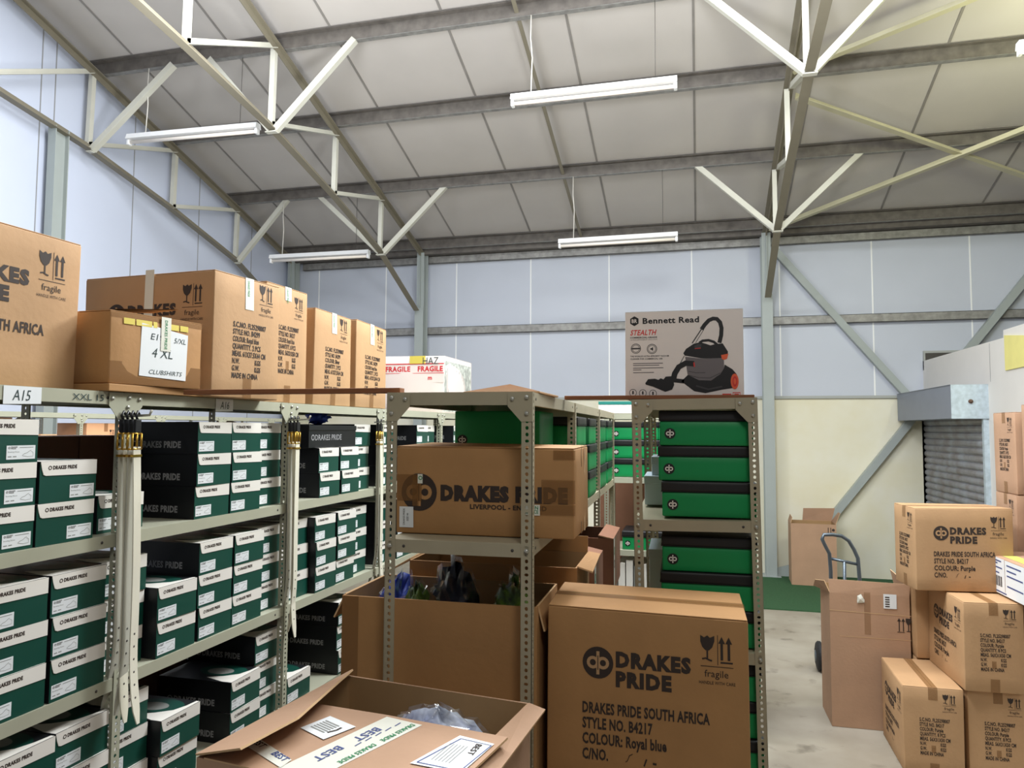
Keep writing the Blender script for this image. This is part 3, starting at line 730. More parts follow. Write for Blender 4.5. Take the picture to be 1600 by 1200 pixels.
def carton(loc, rz, L, Wd, H, label, mat_='card', faces=(), tape='tape', group='printed cartons', amt=.005, bulge=.004, name='carton', extra=None, tape_ends=True, tapedrop=.07):
    """closed carton; local x along the long face, front face at y = 0; faces: list of (side, kind, args)"""
    t = thing(name, label, 'carton', loc, rz, group); fn = jit(L, Wd, H, amt, bulge); T = .0035
    FR = {'front': Frame((0, 0, 0), (1, 0, 0), (0, 0, 1)), 'right': Frame((L, 0, 0), (0, 1, 0), (0, 0, 1)), 'left': Frame((0, Wd, 0), (0, -1, 0), (0, 0, 1)), 'back': Frame((L, Wd, 0), (-1, 0, 0), (0, 0, 1)), 'top': Frame((0, 0, H), (1, 0, 0), (0, 1, 0))}
    b = MB(); b.gbox(0, L, 0, Wd, 0, H-T, mat_, .004, 6)
    for side, kind, args in faces:
        if kind == 'drakes': drakes_face(b, FR[side], L, H, *args)
        elif kind == 'sc': sc_face(b, FR[side], Wd, H, *args)
        else: kind(b, FR[side])
    b.warp(fn).build('carton_body', t)
    for y0, y1 in ((.002, Wd/2-.002), (Wd/2+.002, Wd-.002)):
        b = MB(); b.gbox(.001, L-.001, y0, y1, H-T+.0003, H, mat_, .0014, 4, False); b.warp(fn).build('top_flap', t)
    if tape:
        b = MB(); w = .024; y = Wd/2; n = 8
        for k in range(n):
            x0 = L*k/n; x1 = L*(k+1)/n; b.add([(x0, y-w, H+.0008), (x1, y-w, H+.0008), (x1, y+w, H+.0008), (x0, y+w, H+.0008)], [(0, 1, 2, 3)], tape)
        b.warp(fn).build('packing_tape', t)
        if tape_ends:
            for side in ('right', 'left'):
                b = MB(); fr = FR[side]; b.rect(fr, Wd/2-w, Wd/2+w, H-tapedrop, H+.0008, tape, .0016)
                if tape == 'tapew':
                    f2 = Frame(fr.at(Wd/2-.006, H-.006, .0022), -fr.v, fr.u); b.text(f2, 'DRAKES PRIDE', .004, -.006, .011, 'inkgreen', .06, .01, 0)
                b.warp(fn).build('tape_end', t)
                b = MB(); b.rect(fr, Wd/2-w, Wd/2+w, 0, .075, 'tape', .0016); b.warp(fn).build('tape_end', t)
    if extra: extra(t, FR, fn)
    return t
P56 = (.56, .31, .50); ROY = 'Royal blue'
# ---- on top of the left row
TOPZ = RH+.002
def over_white(t, FR, fn):
    b = MB(); f = FR['front']; b.rect(f, .285, .325, .24, .47, 'tapew', .0022); b.warp(fn).build('white_tape', t)
carton((-1.81, 1.165, TOPZ), pi/2+LYAW, .61, .375, .44, 'large brown carton at the far left edge on top of the A15 shelf', 'card', [('front', 'drakes', ('B4299', ROY))], group='cartons on top of the left row', tape='tape')
carton((-2.238, 2.245, TOPZ), -.075, .59, .375, .455, 'brown printed carton with white tape over its logo, behind the small taped box', 'card', [('front', 'drakes', ('B4299', ROY)), ('right', 'sc', ('B4299', ROY, '2', '61X37.5X44', False))], 'tapew', 'cartons on top of the left row', extra=over_white, tapedrop=.12)
carton((-1.735-.56, 2.675, TOPZ), -.02, .56, .31, .507, 'brown printed carton, second from left in the row of four atop the left shelves', 'card', [('right', 'sc', ('B4217', ROY, '8', '56X31X50'))], 'tapew', 'cartons on top of the left row', tapedrop=.06)
carton((-1.715-.59, 3.018, TOPZ), -.01, .59, .365, .452, 'brown printed carton, third in the row of four atop the left shelves', 'card', [('right', 'sc', ('B4299', 'Silver', '2', '61X37.5X44', False))], 'tapew', 'cartons on top of the left row', tapedrop=.1)
carton((-1.70-.59, 3.415, TOPZ), -.005, .59, .37, .45, 'brown printed carton, farthest of the row of four, beside the white fragile box', 'card', [('right', 'sc', ('B4299', ROY, '2', '61X37.5X44', False))], 'tapew', 'cartons on top of the left row', tapedrop=.11)
# small taped box marked 4 XL, with open lid edge
b = MB(); b.box(0, .40, 0, .42, 0, .022, 'card3', .002); o = b.build('flattened_carton', None, (-2.09, 1.795, TOPZ-.001)); o.rotation_euler = (0, 0, LYAW); tag(o, 'flattened brown carton lying under the small taped 4 XL box', 'carton')
def four_xl(t, FR, fn):
    f = FR['front']
    b = MB(); b.rect(f, .0, .365, .0, .07, 'tape', .0014); b.rect(f, 0, .365, .205, .226, 'tape', .0014)
    for u0, u1 in ((.045, .085), (.09, .15), (.155, .17), (.22, .26), (.265, .30)): b.rect(f, u0, u1, .188, .207, 'yellowtape', .0026)
    b.warp(fn).build('sealing_tape', t)
    b = MB(); b.plate(f, [(.105, .030), (.295, .024), (.300, .178), (.110, .196)], 'paper', .0008, .003)
    f2 = Frame(f.at(0, 0, .0042), f.u, f.v)
    b.text(f2, '4 XL', .15, .092, .03, 'pen', .085, 0, .0003, .2); b.text(f2, 'CLUBSHIRTS', .14, .038, .014, 'pen', .135, 0, .0003, .3); b.text(f2, 'E19', .145, .148, .02, 'pen', .05, 0, .0003, .2); b.text(f2, '5/XL', .24, .146, .017, 'pen', .05, 0, .0003, .2)
    b.build('paper_note', t)
    b = MB(); b.rect(f, .185, .225, .115, .226, 'tapew', .0055); f3 = Frame(f.at(.205, .22, .0062), -f.v, f.u); b.text(f3, 'DRAKES PRIDE', .004, -.006, .011, 'inkgreen', .095, .01, 0); b.build('white_tape', t)
    b = MB(); b.poly([Vector((.02, .0, .226)), Vector((.26, .0, .262)), Vector((.25, .11, .255)), Vector((.02, .13, .228))], 'card3'); b.poly([Vector((.02, .13, .2255)), Vector((.25, .11, .2525)), Vector((.26, .0, .2595)), Vector((.02, .0, .2235))], 'card3'); b.build('raised_flap', t)
carton((-1.70, 1.798, TOPZ+.0225), pi/2-.10, .365, .27, .226, 'small brown box with white 4 XL paper note, taped, on the A16 shelf edge', 'card3', [], None, None, extra=four_xl)
# white fragile box behind
def frag(t, FR, fn):
    f = FR['front']; b = MB()
    b.rect(f, .0, .56, .215, .275, 'fragw', .0012)
    for u in (.115, .362): b.text(f, 'FRAGILE', u, .295, .036, 'inkred', .19, .03, .002)
    b.rect(f, .0, .56, .345, .352, 'inkred', .002); b.rect(f, .0, .56, .280, .284, 'inkred', .002); b.text(f, 'm', .44, .235, .03, 'inkred', .03, .03, .002); b.build('fragile_tape', t)
    b = MB(); b.rect(f, .30, .42, .35, .405, 'yellowtape', .003); b.text(f, 'HAZ', .40, .345, .05, 'pen', .12, 0, .0036); b.build('yellow_tape', t)
    b = MB(); r = FR['right']; b.rect(r, .004, .596, .01, .37, 'news', .0016)
    for k in range(26): b.rect(r, .02+.021*k, .028+.021*k, .03+.09*random.random(), .2+.15*random.random(), 'grey', .0022)
    b.build('printed_wrap', t)
carton((-1.725-.56, 4.83, TOPZ), LYAW, .56, .62, .405, 'white carton with red FRAGILE tape standing behind the row of four cartons', 'fragw', [], None, None, extra=frag)
# ---- on the middle rack
def liverpool(b, fr):
    r = .058; dp_logo(b, fr, .076, .128, r, 'ink', 'card3'); b.text(fr, 'DRAKES PRIDE', .146, .108, .041, 'ink', .392, .08); b.text(fr, 'LIVERPOOL - ENGLAND', .24, .082, .0135, 'ink', .235, .035)
def liv_extra(t, FR, fn):
    f = FR['front']
    for q in ((.0, .085, .100, .182), (.055, .075, .085, .182), (.46, .56, .105, .175), (.455, .56, .07, .102), (.495, .56, .235, .264)):
        b = MB(); b.rect(f, *q, 'tape', .0026+.0003*(q[0] == .055)); b.warp(fn).build('brown_tape', t)
    b = MB(); b.rect(f, .012, .058, .018, .082, 'paper', .0026); f2 = Frame(f.at(.03, .026, .0032), f.v, -f.u)
    b.text(f2, 'DRAKES PRIDE', 0, 0, .006, 'ink', .05, 0, 0); b.text(f2, 'SIZE 44', .012, -.012, .006, 'ink', .024, 0, 0); b.warp(fn).build('paper_label', t)
    b = MB(); b.rect(f, .398, .455, .068, .100, 'tapew', .0026); b.text(f, 'BON', .42, .086, .01, 'inkgreen', .03, .02, .003); b.text(f, 'SERVICE', .41, .074, .01, 'inkgreen', .04, .02, .003)
    b.rect(f, .072, .088, .155, .184, 'tapew', .003); b.ring(f, .081, .172, .004, .0065, 'inkgreen', .0034, 12); b.warp(fn).build('white_tape', t)
    b = MB(); rr_ = FR['right']; b.rect(rr_, .13, .15, 0, .27, 'tape', .0016); b.rect(rr_, .20, .225, 0, .27, 'cardedge', .0016); b.build('edge_tape', t)
carton((-.908, 2.115, 1.667), .012, .556, .31, .27, 'long brown carton with big round logo and LIVERPOOL print on the middle rack', 'card3', [('front', liverpool, ())], None, None, extra=liv_extra, amt=.004)
# ---- big carton in front
b = carton((-.430, 2.11, .976), .012, .56, .315, .50, 'big brown printed carton in front of the right rack, sealed, nearest the camera', 'card3', [('front', 'drakes', ('B4217', ROY)), ('right', 'sc', ('B4217', ROY, '8', '56X31X50'))], 'tape', 'printed cartons', amt=.006)
carton((-.430, 2.11, .002), .012, .56, .315, .97, 'plain carton under the big front carton, below the photo edge', 'card3', [], None, None, amt=.0)
# ---- right-hand stacks
PUR = 'Purple'; sc = ('B4217', PUR, '8', '56X31X50'); dr = ('B4217', PUR)
def place(fl, ang_end, label, z, mat_='card', faces=(), **kw):
    """carton whose end face (31 wide) looks at the camera: fl = its left front corner; local x axis points away from the camera"""
    # local front face (drakes) must show on the left: rotate so that local right face looks to -Y
    rz = -pi/2+ang_end
    L, Wd, H = P56
    # local right face frame origin (L,0,0), u = +y ; want that origin at fl and u along +X
    ox = fl[0]-(cos(rz)*L); oy = fl[1]-(sin(rz)*L)
    return carton((ox, oy, z), rz, L, Wd, H, label, mat_, faces, **kw)
FACES = [('front', 'drakes', dr), ('right', 'sc', sc)]
place((1.15, 4.79), radians(-1), 'brown carton on the floor at lower right, left one of the bottom pair', 0.001, 'card', FACES, group='purple cartons stacked at right', tape='tape')
place((1.490, 4.805), radians(1), 'brown carton on the floor at the lower right edge, under the tilted one', 0.001, 'card', FACES, group='purple cartons stacked at right', tape='tape')
place((1.468, 4.765), radians(3), 'brown carton in the second layer, below the courier box at right', .507, 'card', FACES, group='purple cartons stacked at right', tape='tape')
def top_c(label, z, x, y, rz, faces, mat_='card'):
    return carton((x, y, z), rz, .56, .31, .50, label, mat_, faces, 'tape', 'purple cartons stacked at right')
F2 = [('front', 'drakes', dr), ('left', 'sc', sc)]
c_top = top_c('brown carton topmost of the stack beside the hand truck, logo facing the camera', 1.016, 1.289, 4.985, radians(8), F2)
top_c('brown carton directly under the topmost one, half hidden by the tilted carton', .513, 1.37, 5.335, radians(2), [])
carton((1.37, 5.365, .002), radians(2), .56, .31, .508, 'brown carton at the foot of the stack, hidden behind the floor cartons', 'card', [], None, 'purple cartons stacked at right', amt=0)
# tall stacks at the right edge
for x, y, who, hh in ((1.955, 5.30, 'left of the two tall stacks by the shutter', .528), (1.995, 4.965, 'right of the two tall stacks, at the photo edge', .54)):
    for k in range(4):
        pos = ['bottom', 'second', 'third', 'topmost'][k]
        carton((x+.01*(k % 2), y, .002+hh*k), radians(1.2*(k-1)), .56, .31, hh-.003, 'brown carton, %s, %s' % (pos, who), 'card2', [('left', 'sc', sc)] if k > 1 else [], 'tape', 'cartons in the tall stacks', amt=.002, bulge=.001)
# courier box with labels on the second layer
t = thing('courier_box', 'parcel covered in white courier labels with barcode at the right edge', 'parcel', (1.735, 5.26, 1.019), radians(-88))
b = MB(); b.gbox(0, .58, 0, .235, 0, .215, 'card2', .004, 4); b.build('carton_body', t)
fr = Frame((0, 0, 0), (1, 0, 0), (0, 0, 1)); b = MB()
b.rect(fr, .004, .11, .004, .085, 'paper', .0012); b.rect(fr, .004, .11, .115, .212, 'paper', .0012); b.rect(fr, .115, .33, .02, .212, 'paper', .0016); b.rect(fr, .335, .58, .01, .21, 'paper', .0012); b.rect(fr, .004, .58, .002, .022, 'paper', .0018)
for k in range(16):
    u = .14+.01*k; b.rect(fr, u, u+.003+.003*(k % 3), .045, .105, 'ink', .0022)
for u, v, w in ((.02, .185, .07), (.02, .16, .08), (.03, .135, .06), (.02, .06, .07), (.03, .03, .06), (.14, .19, .15), (.14, .175, .10), (.14, .15, .16), (.14, .135, .05), (.14, .12, .12), (.36, .18, .18), (.36, .15, .12), (.36, .12, .2), (.36, .06, .2), (.05, .01, .3)): b.rect(fr, u, u+w, v, v+.008, 'inkblue', .0024)
b.build('courier_labels', t)
b = MB(); tp = Frame((0, 0, .215), (1, 0, 0), (0, 1, 0)); b.rect(tp, .2, .5, .04, .12, 'lime_label', .0012); b.build('lime_sticker', t)

# ------------------------------------------------------------------ open cartons
def open_carton(loc, rz, L, Wd, H, label, mat_, flaps, name='open_carton', outer=None, inner='cardin', extra=None, group=None):
    """walls, floor and flaps; flaps: list of 4 point lists (local)"""
    t = thing(name, label, 'carton', loc, rz, group); T = .006
    b = MB()
    b.box(0, L, 0, T, 0, H, mat_); b.box(0, L, Wd-T, Wd, 0, H, mat_); b.box(0, T, T, Wd-T, 0, H, mat_); b.box(L-T, L, T, Wd-T, 0, H, mat_); b.box(T, L-T, T, Wd-T, 0, T, mat_)
    e = .0006
    b.add([(T, Wd-T-e, T), (L-T, Wd-T-e, T), (L-T, Wd-T-e, H), (T, Wd-T-e, H)], [(0, 1, 2, 3)], inner); b.add([(T+e, T, T), (T+e, Wd-T, T), (T+e, Wd-T, H), (T+e, T, H)], [(0, 1, 2, 3)], inner)
    b.add([(L-T-e, Wd-T, T), (L-T-e, T, T), (L-T-e, T, H), (L-T-e, Wd-T, H)], [(0, 1, 2, 3)], inner)
    b.build('carton_body', t)
    for pts in flaps:
        P = [Vector(p) for p in pts]; n = (P[1]-P[0]).cross(P[2]-P[0]).normalized()*.005; k = len(P)
        b = MB(); b.add(P+[p-n for p in P], [tuple(range(k)), tuple(range(k, 2*k))[::-1]], mat_); b.add(P+[p-n for p in P], [(i, k+i, k+(i+1) % k, (i+1) % k) for i in range(k)], 'cardedge'); b.build('flap', t)
    if extra: extra(t, L, Wd, H)
    return t
# middle carton of clothes
def mid_extra(t, L, Wd, H):
    f = Frame((0, 0, 0), (1, 0, 0), (0, 0, 1))
    for q, m, e in (((.0, .055, .0, H), 'tape', .0012), ((.03, .10, .19, .25), 'tape', .0016), ((.053, .082, .25, .275), 'paper', .002), ((.053, .082, .165, .185), 'paper', .002), ((.53, .575, .22, .28), 'tape', .0012), ((.53, .56, .10, .15), 'tapew', .0012)):
        b = MB(); b.rect(f, *q, m, e); b.build('packing_tape', t)
open_carton((-1.066, 2.076, .70), .012, .612, .335, .775, 'open brown carton of bagged clothes behind the middle rack posts', 'card3',
            [[(.004, .30, .775), (.004, .02, .775), (-.035, .02, .70), (-.035, .31, .70)], [(.608, .02, .775), (.608, .31, .775), (.626, .30, .69), (.626, .03, .70)]], extra=mid_extra)
# another open carton behind it
open_carton((-1.0, 2.455, .70), .02, .60, .33, .82, 'second open brown carton just behind the carton of clothes', 'card3',
            [[(.0, .325, .82), (.0, .01, .82), (-.09, .03, .77), (-.09, .32, .78)], [(.60, .01, .82), (.60, .325, .82), (.645, .31, .815), (.65, .03, .80)], [(.005, .33, .82), (.595, .33, .82), (.595, .335, .88), (.005, .335, .88)]], group=None)
# front open carton
fx = open_carton((-1.023, 1.355, .80), -.131, .54, .55, .50, 'wide open carton in the foreground with labelled flap folded over', 'card2',
    [[(.0, .55, .503), (.0, .0, .503), (.135, -.02, .545), (.15, .14, .55), (.10, .33, .545), (.015, .55, .515)][::-1],
     [(.54, .0, .50), (.54, .54, .50), (.585, .535, .492), (.59, .18, .47), (.575, .02, .44)],
     [(.02, -.0, .503), (.555, .0, .503), (.575, .315, .512), (.26, .32, .51215), (.05, .315, .512)]])
def fx_extra(t):
    b = MB(); fr = Frame((0, 0, .5038), (1, .0, 0), (0, 1, .0286))
    def strip(pts, m, e): b.decal(fr, pts, m, e)
    strip([(.19, .0), (.29, .0), (.37, .30), (.27, .31)], 'tapew', .0)
    f2 = onface(fr, .325, .30, .0008, (-.24, -.97), (.97, -.24)); b.text(f2, 'BEST', .06, -.035, .022, 'inkblue', .07, .02, 0); b.text(f2, 'BEST', .17, -.035, .022, 'inkblue', .07, .02, 0)
    b.text(f2, 'DRAKES PRIDE', .0, .02, .013, 'inkgreen', .10, .02, 0); b.text(f2, 'DRAKES PRIDE', .12, .02, .013, 'inkgreen', .10, .02, 0)
    for k in range(5): b.stroke(f2, [(.01+.03*k, -.005), (.03+.03*k, -.003)], .003, 'inkblue', .0)
    strip([(.03, .085), (.20, .02), (.20, .055), (.03, .125)], 'tapew', .001)
    f4 = onface(fr, .03, .10, .002, (.94, -.34), (.34, .94)); b.text(f4, 'BEST', .03, 0, .016, 'ink', .05, .02, 0); b.text(f4, 'BEST', .12, 0, .016, 'inkblue', .05, .02, 0)
    b.build('printed_tape', t)
    b = MB(); b.decal(fr, [(.12, .185), (.205, .155), (.235, .235), (.145, .262)], 'paper', .0015)
    f5 = onface(fr, .137, .193, .0022, (.95, -.3), (.3, .95))
    for k in range(6): b.rect(f5, .0, .05, .004+.008*k, .008+.008*k, 'grey', .0)
    b.stroke(f5, [(.055, .01), (.062, .03), (.06, .045)], .006, 'ink', .0); b.build('delivery_note', t)
    b = MB(); b.decal(fr, [(.435, .13), (.55, .13), (.562, .27), (.475, .28)], 'paper', .0015); f6 = onface(fr, .447, .138, .0022, (1, 0), (.06, 1))
    b.stroke(f6, [(0, 0), (.098, 0), (.105, .122), (.03, .128), (0, 0)], .003, 'inkblue', 0); f7 = onface(fr, .545, .255, .0026, (0, -1), (1, 0)); b.text(f7, 'BEST', .0, -.018, .014, 'ink', .05, .02, 0)
    for k in range(6): b.rect(f6, .02+.008*k, .022+.008*k, .02, .10, 'grey', 0)
    b.build('address_label', t)
    b = MB(); f8 = Frame((.54, 0, 0), (0, 1, 0), (0, 0, 1)); b.rect(f8, .20, .25, .35, .48, 'tapew', .001); b.rect(f8, .0, .54, .23, .29, 'tape', .001); b.build('side_tape', t)
fx_extra(fx)
carton((-1.023, 1.355, .002), -.131, .54, .55, .79, 'carton supporting the foreground open carton, below the photo edge', 'card2', [], None, None, amt=0)
# box on the floor before the hand truck
def tb(t, L, Wd, H):
    f = Frame((0, 0, 0), (1, 0, 0), (0, 0, 1)); b = MB()
    b.rect(f, .215, .255, .62, .90, 'tapel', .0014); b.stroke(f, [(.0, .77), (.5, .757)], .004, 'cardedge', .0016); b.stroke(f, [(.06, .60), (.5, .60)], .003, 'cardedge', .0012); b.build('packing_tape', t)
    b = MB(); b.rect(f, .335, .415, .80, .895, 'paper', .004)
    for k in range(5): b.rect(f, .345, .372, .81+.015*k, .818+.015*k, 'ink', .0046)
    b.build('paper_label', t)
    b = MB()
    for x in (.425, .45): b.rect(f, x, x+.006, .655, .725, 'ink', .0014); b.decal(f, [(x-.009, .72), (x+.015, .72), (x+.003, .742)], 'ink', .0014)
    b.decal(f, [(.468, .742), (.468, .72), (.478, .70), (.49, .70), (.50, .72), (.50, .742)], 'ink', .0014); b.rect(f, .481, .487, .66, .70, 'ink', .0014); b.rect(f, .472, .496, .655, .66, 'ink', .0014); b.rect(f, .415, .46, .648, .652, 'ink', .0014); b.build('handling_marks', t)
    b = MB(); vs = []; n = 9
    for i in range(n):
        a = 2*pi*i/n; r = .014+.026*random.random(); vs.append(f.at(.19+r*cos(a)*1.2, .85+r*sin(a), .003+.006*random.random()))
    vs.append(f.at(.19, .855, .014)); b.add(vs, [(i, (i+1) % n, n) for i in range(n)], 'tapew'); b.build('torn_tape', t)
open_carton((.858, 5.405, .002), .012, .495, .36, .885, 'tall worn brown carton with raised flaps standing before the hand truck', 'card2',
    [[(.0, .0, .885), (.495, .0, .885), (.50, .005, .965), (-.005, .01, .975)], [(.0, .36, .885), (.0, .0, .885), (-.03, .02, .96), (-.06, .2, .93), (-.05, .34, .86)], [(.495, .01, .885), (.495, .35, .885), (.47, .35, 1.0), (.485, .03, .97)]], extra=tb)
# carton against the back wall
def bw(t, L, Wd, H):
    f = Frame((0, 0, 0), (1, 0, 0), (0, 0, 1)); b = MB()
    for x in (.44, .47): b.rect(f, x, x+.01, .66, .74, 'ink', .0014)
    b.disc(f, .505, .71, .018, 'ink', .0014); b.build('handling_marks', t)
open_carton((1.15, 10.05, .013), -.03, .54, .40, .78, 'brown open carton standing on the grass carpet against the cream wall', 'card2',
    [[(.18, .40, .78), (.54, .40, .78), (.58, .38, .95), (.19, .37, .94)], [(.54, .02, .78), (.54, .39, .78), (.62, .36, .90), (.60, .06, .92)], [(.0, .39, .78), (.0, .02, .78), (.02, .04, .85), (.02, .36, .86)]], extra=bw)
# open cartons on the middle rack side
for x, y, L, Wd, H, lab in ((.16, .95, .35, .36, .205, 'open brown carton with printed tape at the middle rack side, nearer of two'), (.20, 1.40, .35, .40, .245, 'open brown carton with printed tape at the middle rack side, farther of two')):
    p = MW(x, y, 1.238)
    def oc(t, L, Wd, H):
        b = MB(); r = Frame((L, 0, 0), (0, 1, 0), (0, 0, 1)); b.rect(r, .0, .06, .02, H, 'tapew', .0012); b.ring(r, .03, H-.06, .012, .02, 'inkgreen', .002, 14); b.ring(r, .03, H-.12, .012, .02, 'ink', .002, 14); b.rect(r, .10, .16, .0, H, 'tape', .0012); b.build('printed_tape', t)
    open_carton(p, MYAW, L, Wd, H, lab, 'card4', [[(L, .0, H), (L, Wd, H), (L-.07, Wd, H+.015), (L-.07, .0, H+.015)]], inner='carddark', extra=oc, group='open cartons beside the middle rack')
# ------------------------------------------------------------------ bagged clothes
def crumple(name, label, cat, loc, size, m, seed, film=True, group='bagged clothes in cartons'):
    rnd = random.Random(seed); n, k = 22, 12
    ph = [(rnd.uniform(2, 7), rnd.uniform(2, 7), rnd.uniform(0, 6.3), rnd.uniform(.03, .16)) for _ in range(9)]
    def surf(sc, sharp):
        vs = []; fs = []
        for j in range(k+1):
            for i in range(n):
                a = 2*pi*i/n; q = pi*j/k; d = Vector((sin(q)*cos(a), sin(q)*sin(a), cos(q)))
                r = 1+sum(w*sin(f1*a+f2*q*1.5+p) for f1, f2, p, w in [(round(f1), f2, p, w) for f1, f2, p, w in ph])*sharp
                vs.append(Vector((d.x*size[0]*r, d.y*size[1]*r, d.z*size[2]*r))*sc)
        for j in range(k):
            for i in range(n): fs.append((j*n+i, (j+1)*n+i, (j+1)*n+(i+1) % n, j*n+(i+1) % n))
        return vs, fs
    t = thing(name, label, cat, loc, rnd.uniform(-.5, .5), group)
    b = MB(); b.add(*surf(1, .8), m, True); b.build('folded_cloth', t)
    if film: b = MB(); b.add(*surf(1.07, 1.0), 'film', False); b.build('plastic_bag', t)
    return t
crumple('bagged_garment', 'blue and white garment in clear bag at the left of the carton of clothes', 'clothes', (-.945, 2.22, 1.41), (.055, .08, .085), 'bluecloth', 3)
crumple('bagged_garment', 'navy garment in clear bag standing up in the middle of the open carton', 'clothes', (-.75, 2.22, 1.425), (.065, .06, .115), 'navy', 5)
crumple('bagged_garment', 'lime and navy garment in clear bag at the right of the open carton', 'clothes', (-.56, 2.22, 1.41), (.055, .085, .10), 'lime', 8)
crumple('bagged_garment', 'lime garment edge in clear bag left of the navy one', 'clothes', (-.865, 2.18, 1.41), (.032, .05, .075), 'lime', 18)
crumple('bagged_garment', 'white and blue clothes in clear plastic inside the foreground carton', 'clothes', (-.62, 1.715, 1.222), (.125, .075, .075), 'whitecloth', 21)
# bags seen through the gap over the shoe boxes
crumple('plastic_sack', 'white plastic sack on the far shelving, seen above the A15 shoe boxes', 'bag', (-4.99, 4.46, 1.667+.26+.07), (.09, .12, .055), 'whitebag', 31, False, None)
crumple('plastic_sack', 'beige sack with dark folds on the far shelving, above the A16 shoe boxes', 'bag', (-4.99, 6.93, 1.667+.26+.07), (.11, .22, .055), 'beige', 33, False, None)
crumple('plastic_wrap', 'small blue plastic wrap on top of the third bay shoe boxes', 'bag', LW(3.30, -.16, 2.008+.03), (.05, .05, .03), 'bluecloth', 35, False, None)
# cartons on the far row and dark cartons behind the shoe boxes
for k, (y, h, dd) in enumerate(((3.95, .385, .30), (4.30, .26, .34), (4.92, .35, .40), (5.36, .33, .38), (5.85, .36, .36), (6.3, .33, .30), (6.66, .26, .55), (7.3, .36, .40))):
    b = MB(); b.gbox(0, .30, 0, dd, 0, h, 'peach', .004, 2); t = thing('carton', 'pale carton on the far shelving, %s from left in the gap above the shoe boxes' % ['first', 'second', 'third', 'fourth', 'fifth', 'sixth', 'seventh', 'last'][k], 'carton', (-5.15, y, 1.667), 0, 'cartons on the far shelving'); b.build('carton_body', t)
    b = MB(); fr = Frame((.30, 0, 0), (0, 1, 0), (0, 0, 1)); b.rect(fr, dd/2-.02, dd/2+.02, h-.07, h, 'tape', .0012); fragile_icon(b, fr, dd*.6, h-.13, .05); b.build('packing_tape', t)
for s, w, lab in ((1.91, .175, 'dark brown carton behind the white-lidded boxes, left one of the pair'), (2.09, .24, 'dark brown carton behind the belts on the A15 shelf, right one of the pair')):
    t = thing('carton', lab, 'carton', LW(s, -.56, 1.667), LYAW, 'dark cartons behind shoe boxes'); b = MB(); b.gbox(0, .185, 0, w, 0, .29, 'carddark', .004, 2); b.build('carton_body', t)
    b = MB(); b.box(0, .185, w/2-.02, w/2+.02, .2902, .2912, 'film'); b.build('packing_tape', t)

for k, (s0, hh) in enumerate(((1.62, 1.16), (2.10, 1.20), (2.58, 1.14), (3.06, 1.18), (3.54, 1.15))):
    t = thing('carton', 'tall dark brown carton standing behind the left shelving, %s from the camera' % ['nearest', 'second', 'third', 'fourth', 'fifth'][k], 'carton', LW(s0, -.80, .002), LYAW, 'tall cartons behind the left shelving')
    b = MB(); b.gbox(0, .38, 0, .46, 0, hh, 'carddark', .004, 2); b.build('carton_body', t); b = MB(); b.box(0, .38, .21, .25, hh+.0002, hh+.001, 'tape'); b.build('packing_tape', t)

# ------------------------------------------------------------------ green and black cases
def case_meshes(Wd=.318, D=.30, H=.123):
    b = MB(); b.gbox(0, Wd, 0, D, 0, H*.70, 'gbox', .005, 4); fr = Frame((0, 0, 0), (1, 0, 0), (0, 0, 1)); dp_logo(b, fr, .036, H*.34, .019, 'gboxd', 'lidw', .0012); body = b.mesh('case_body')
    b = MB(); b.gbox(-.003, Wd+.003, -.003, D+.003, H*.70, H, 'gboxd', .005, 4); b.box(-.0045, Wd+.0045, -.0045, D+.0045, H*.70, H*.715, 'gboxd'); return body, b.mesh('lid_band')
CM = case_meshes()
def case(loc, rz, label, group):
    t = thing('green_case', label, 'case', loc, rz, group)
    for nm, me in zip(('case_body', 'lid_band'), CM):
        o = bpy.data.objects.new(nm, me); COL.objects.link(o); o.parent = t
LVN = ['top', 'second', 'third', 'lowest']
for li, (z, n) in enumerate(((1.676, 3), (1.237, 3), (.812, 3), (.367, 3))):
    for k in range(n):
        tier = ['bottom', 'middle', 'topmost'][k]
        xo = [.098, .088, .094][k]
        case(RW(xo, .034+.008*((k+li) % 2), z+.0085+k*.1245), RYAW+random.uniform(-.012, .012), 'green black-lidded case, %s on the %s level of the right rack' % (tier, LVN[li]), 'green cases on the right rack')
for bi, (y0, nm) in enumerate(((.55, 'first bay'), (.97, 'second bay front'), (1.40, 'second bay rear'), (1.93, 'third bay front'), (2.35, 'third bay rear'))):
    for k in range(3):
        if bi == 0 and k == 2: continue
        case(MW(.04 if bi == 0 else .12, y0, 1.667+.0015+k*.1245), MYAW+random.uniform(-.01, .01), 'green case on the middle rack, %s of the stack in the %s' % (['bottom', 'middle', 'topmost'][k], nm), 'green cases on the middle rack')
t = thing('green_case', 'tall plain green case with round logo behind the long carton on the middle rack', 'case', MW(.04, .55, 1.667+.2505), MYAW, 'green cases on the middle rack')
b = MB(); b.gbox(0, .318, 0, .30, 0, .136, 'gbox', .005, 4); dp_logo(b, Frame((0, 0, 0), (1, 0, 0), (0, 0, 1)), .03, .03, .019, 'gboxd', 'lidw', .0012); b.build('case_body', t)
for k in range(3):
    case((-.575, 4.99, 1.667+.0015+k*.1245), 0, 'bright green case on the rear rack, left stack, %s one' % ['bottom', 'middle', 'topmost'][k], 'green cases on the rear rack')
    case((-.255, 4.99, 1.667+.0015+k*.1245), 0, 'bright green case on the rear rack, right stack, %s one' % ['bottom', 'middle', 'topmost'][k], 'green cases on the rear rack')
case((-.50, 4.99, 1.1815), 0, 'bright green case alone on the lower shelf of the rear rack', 'green cases on the rear rack')
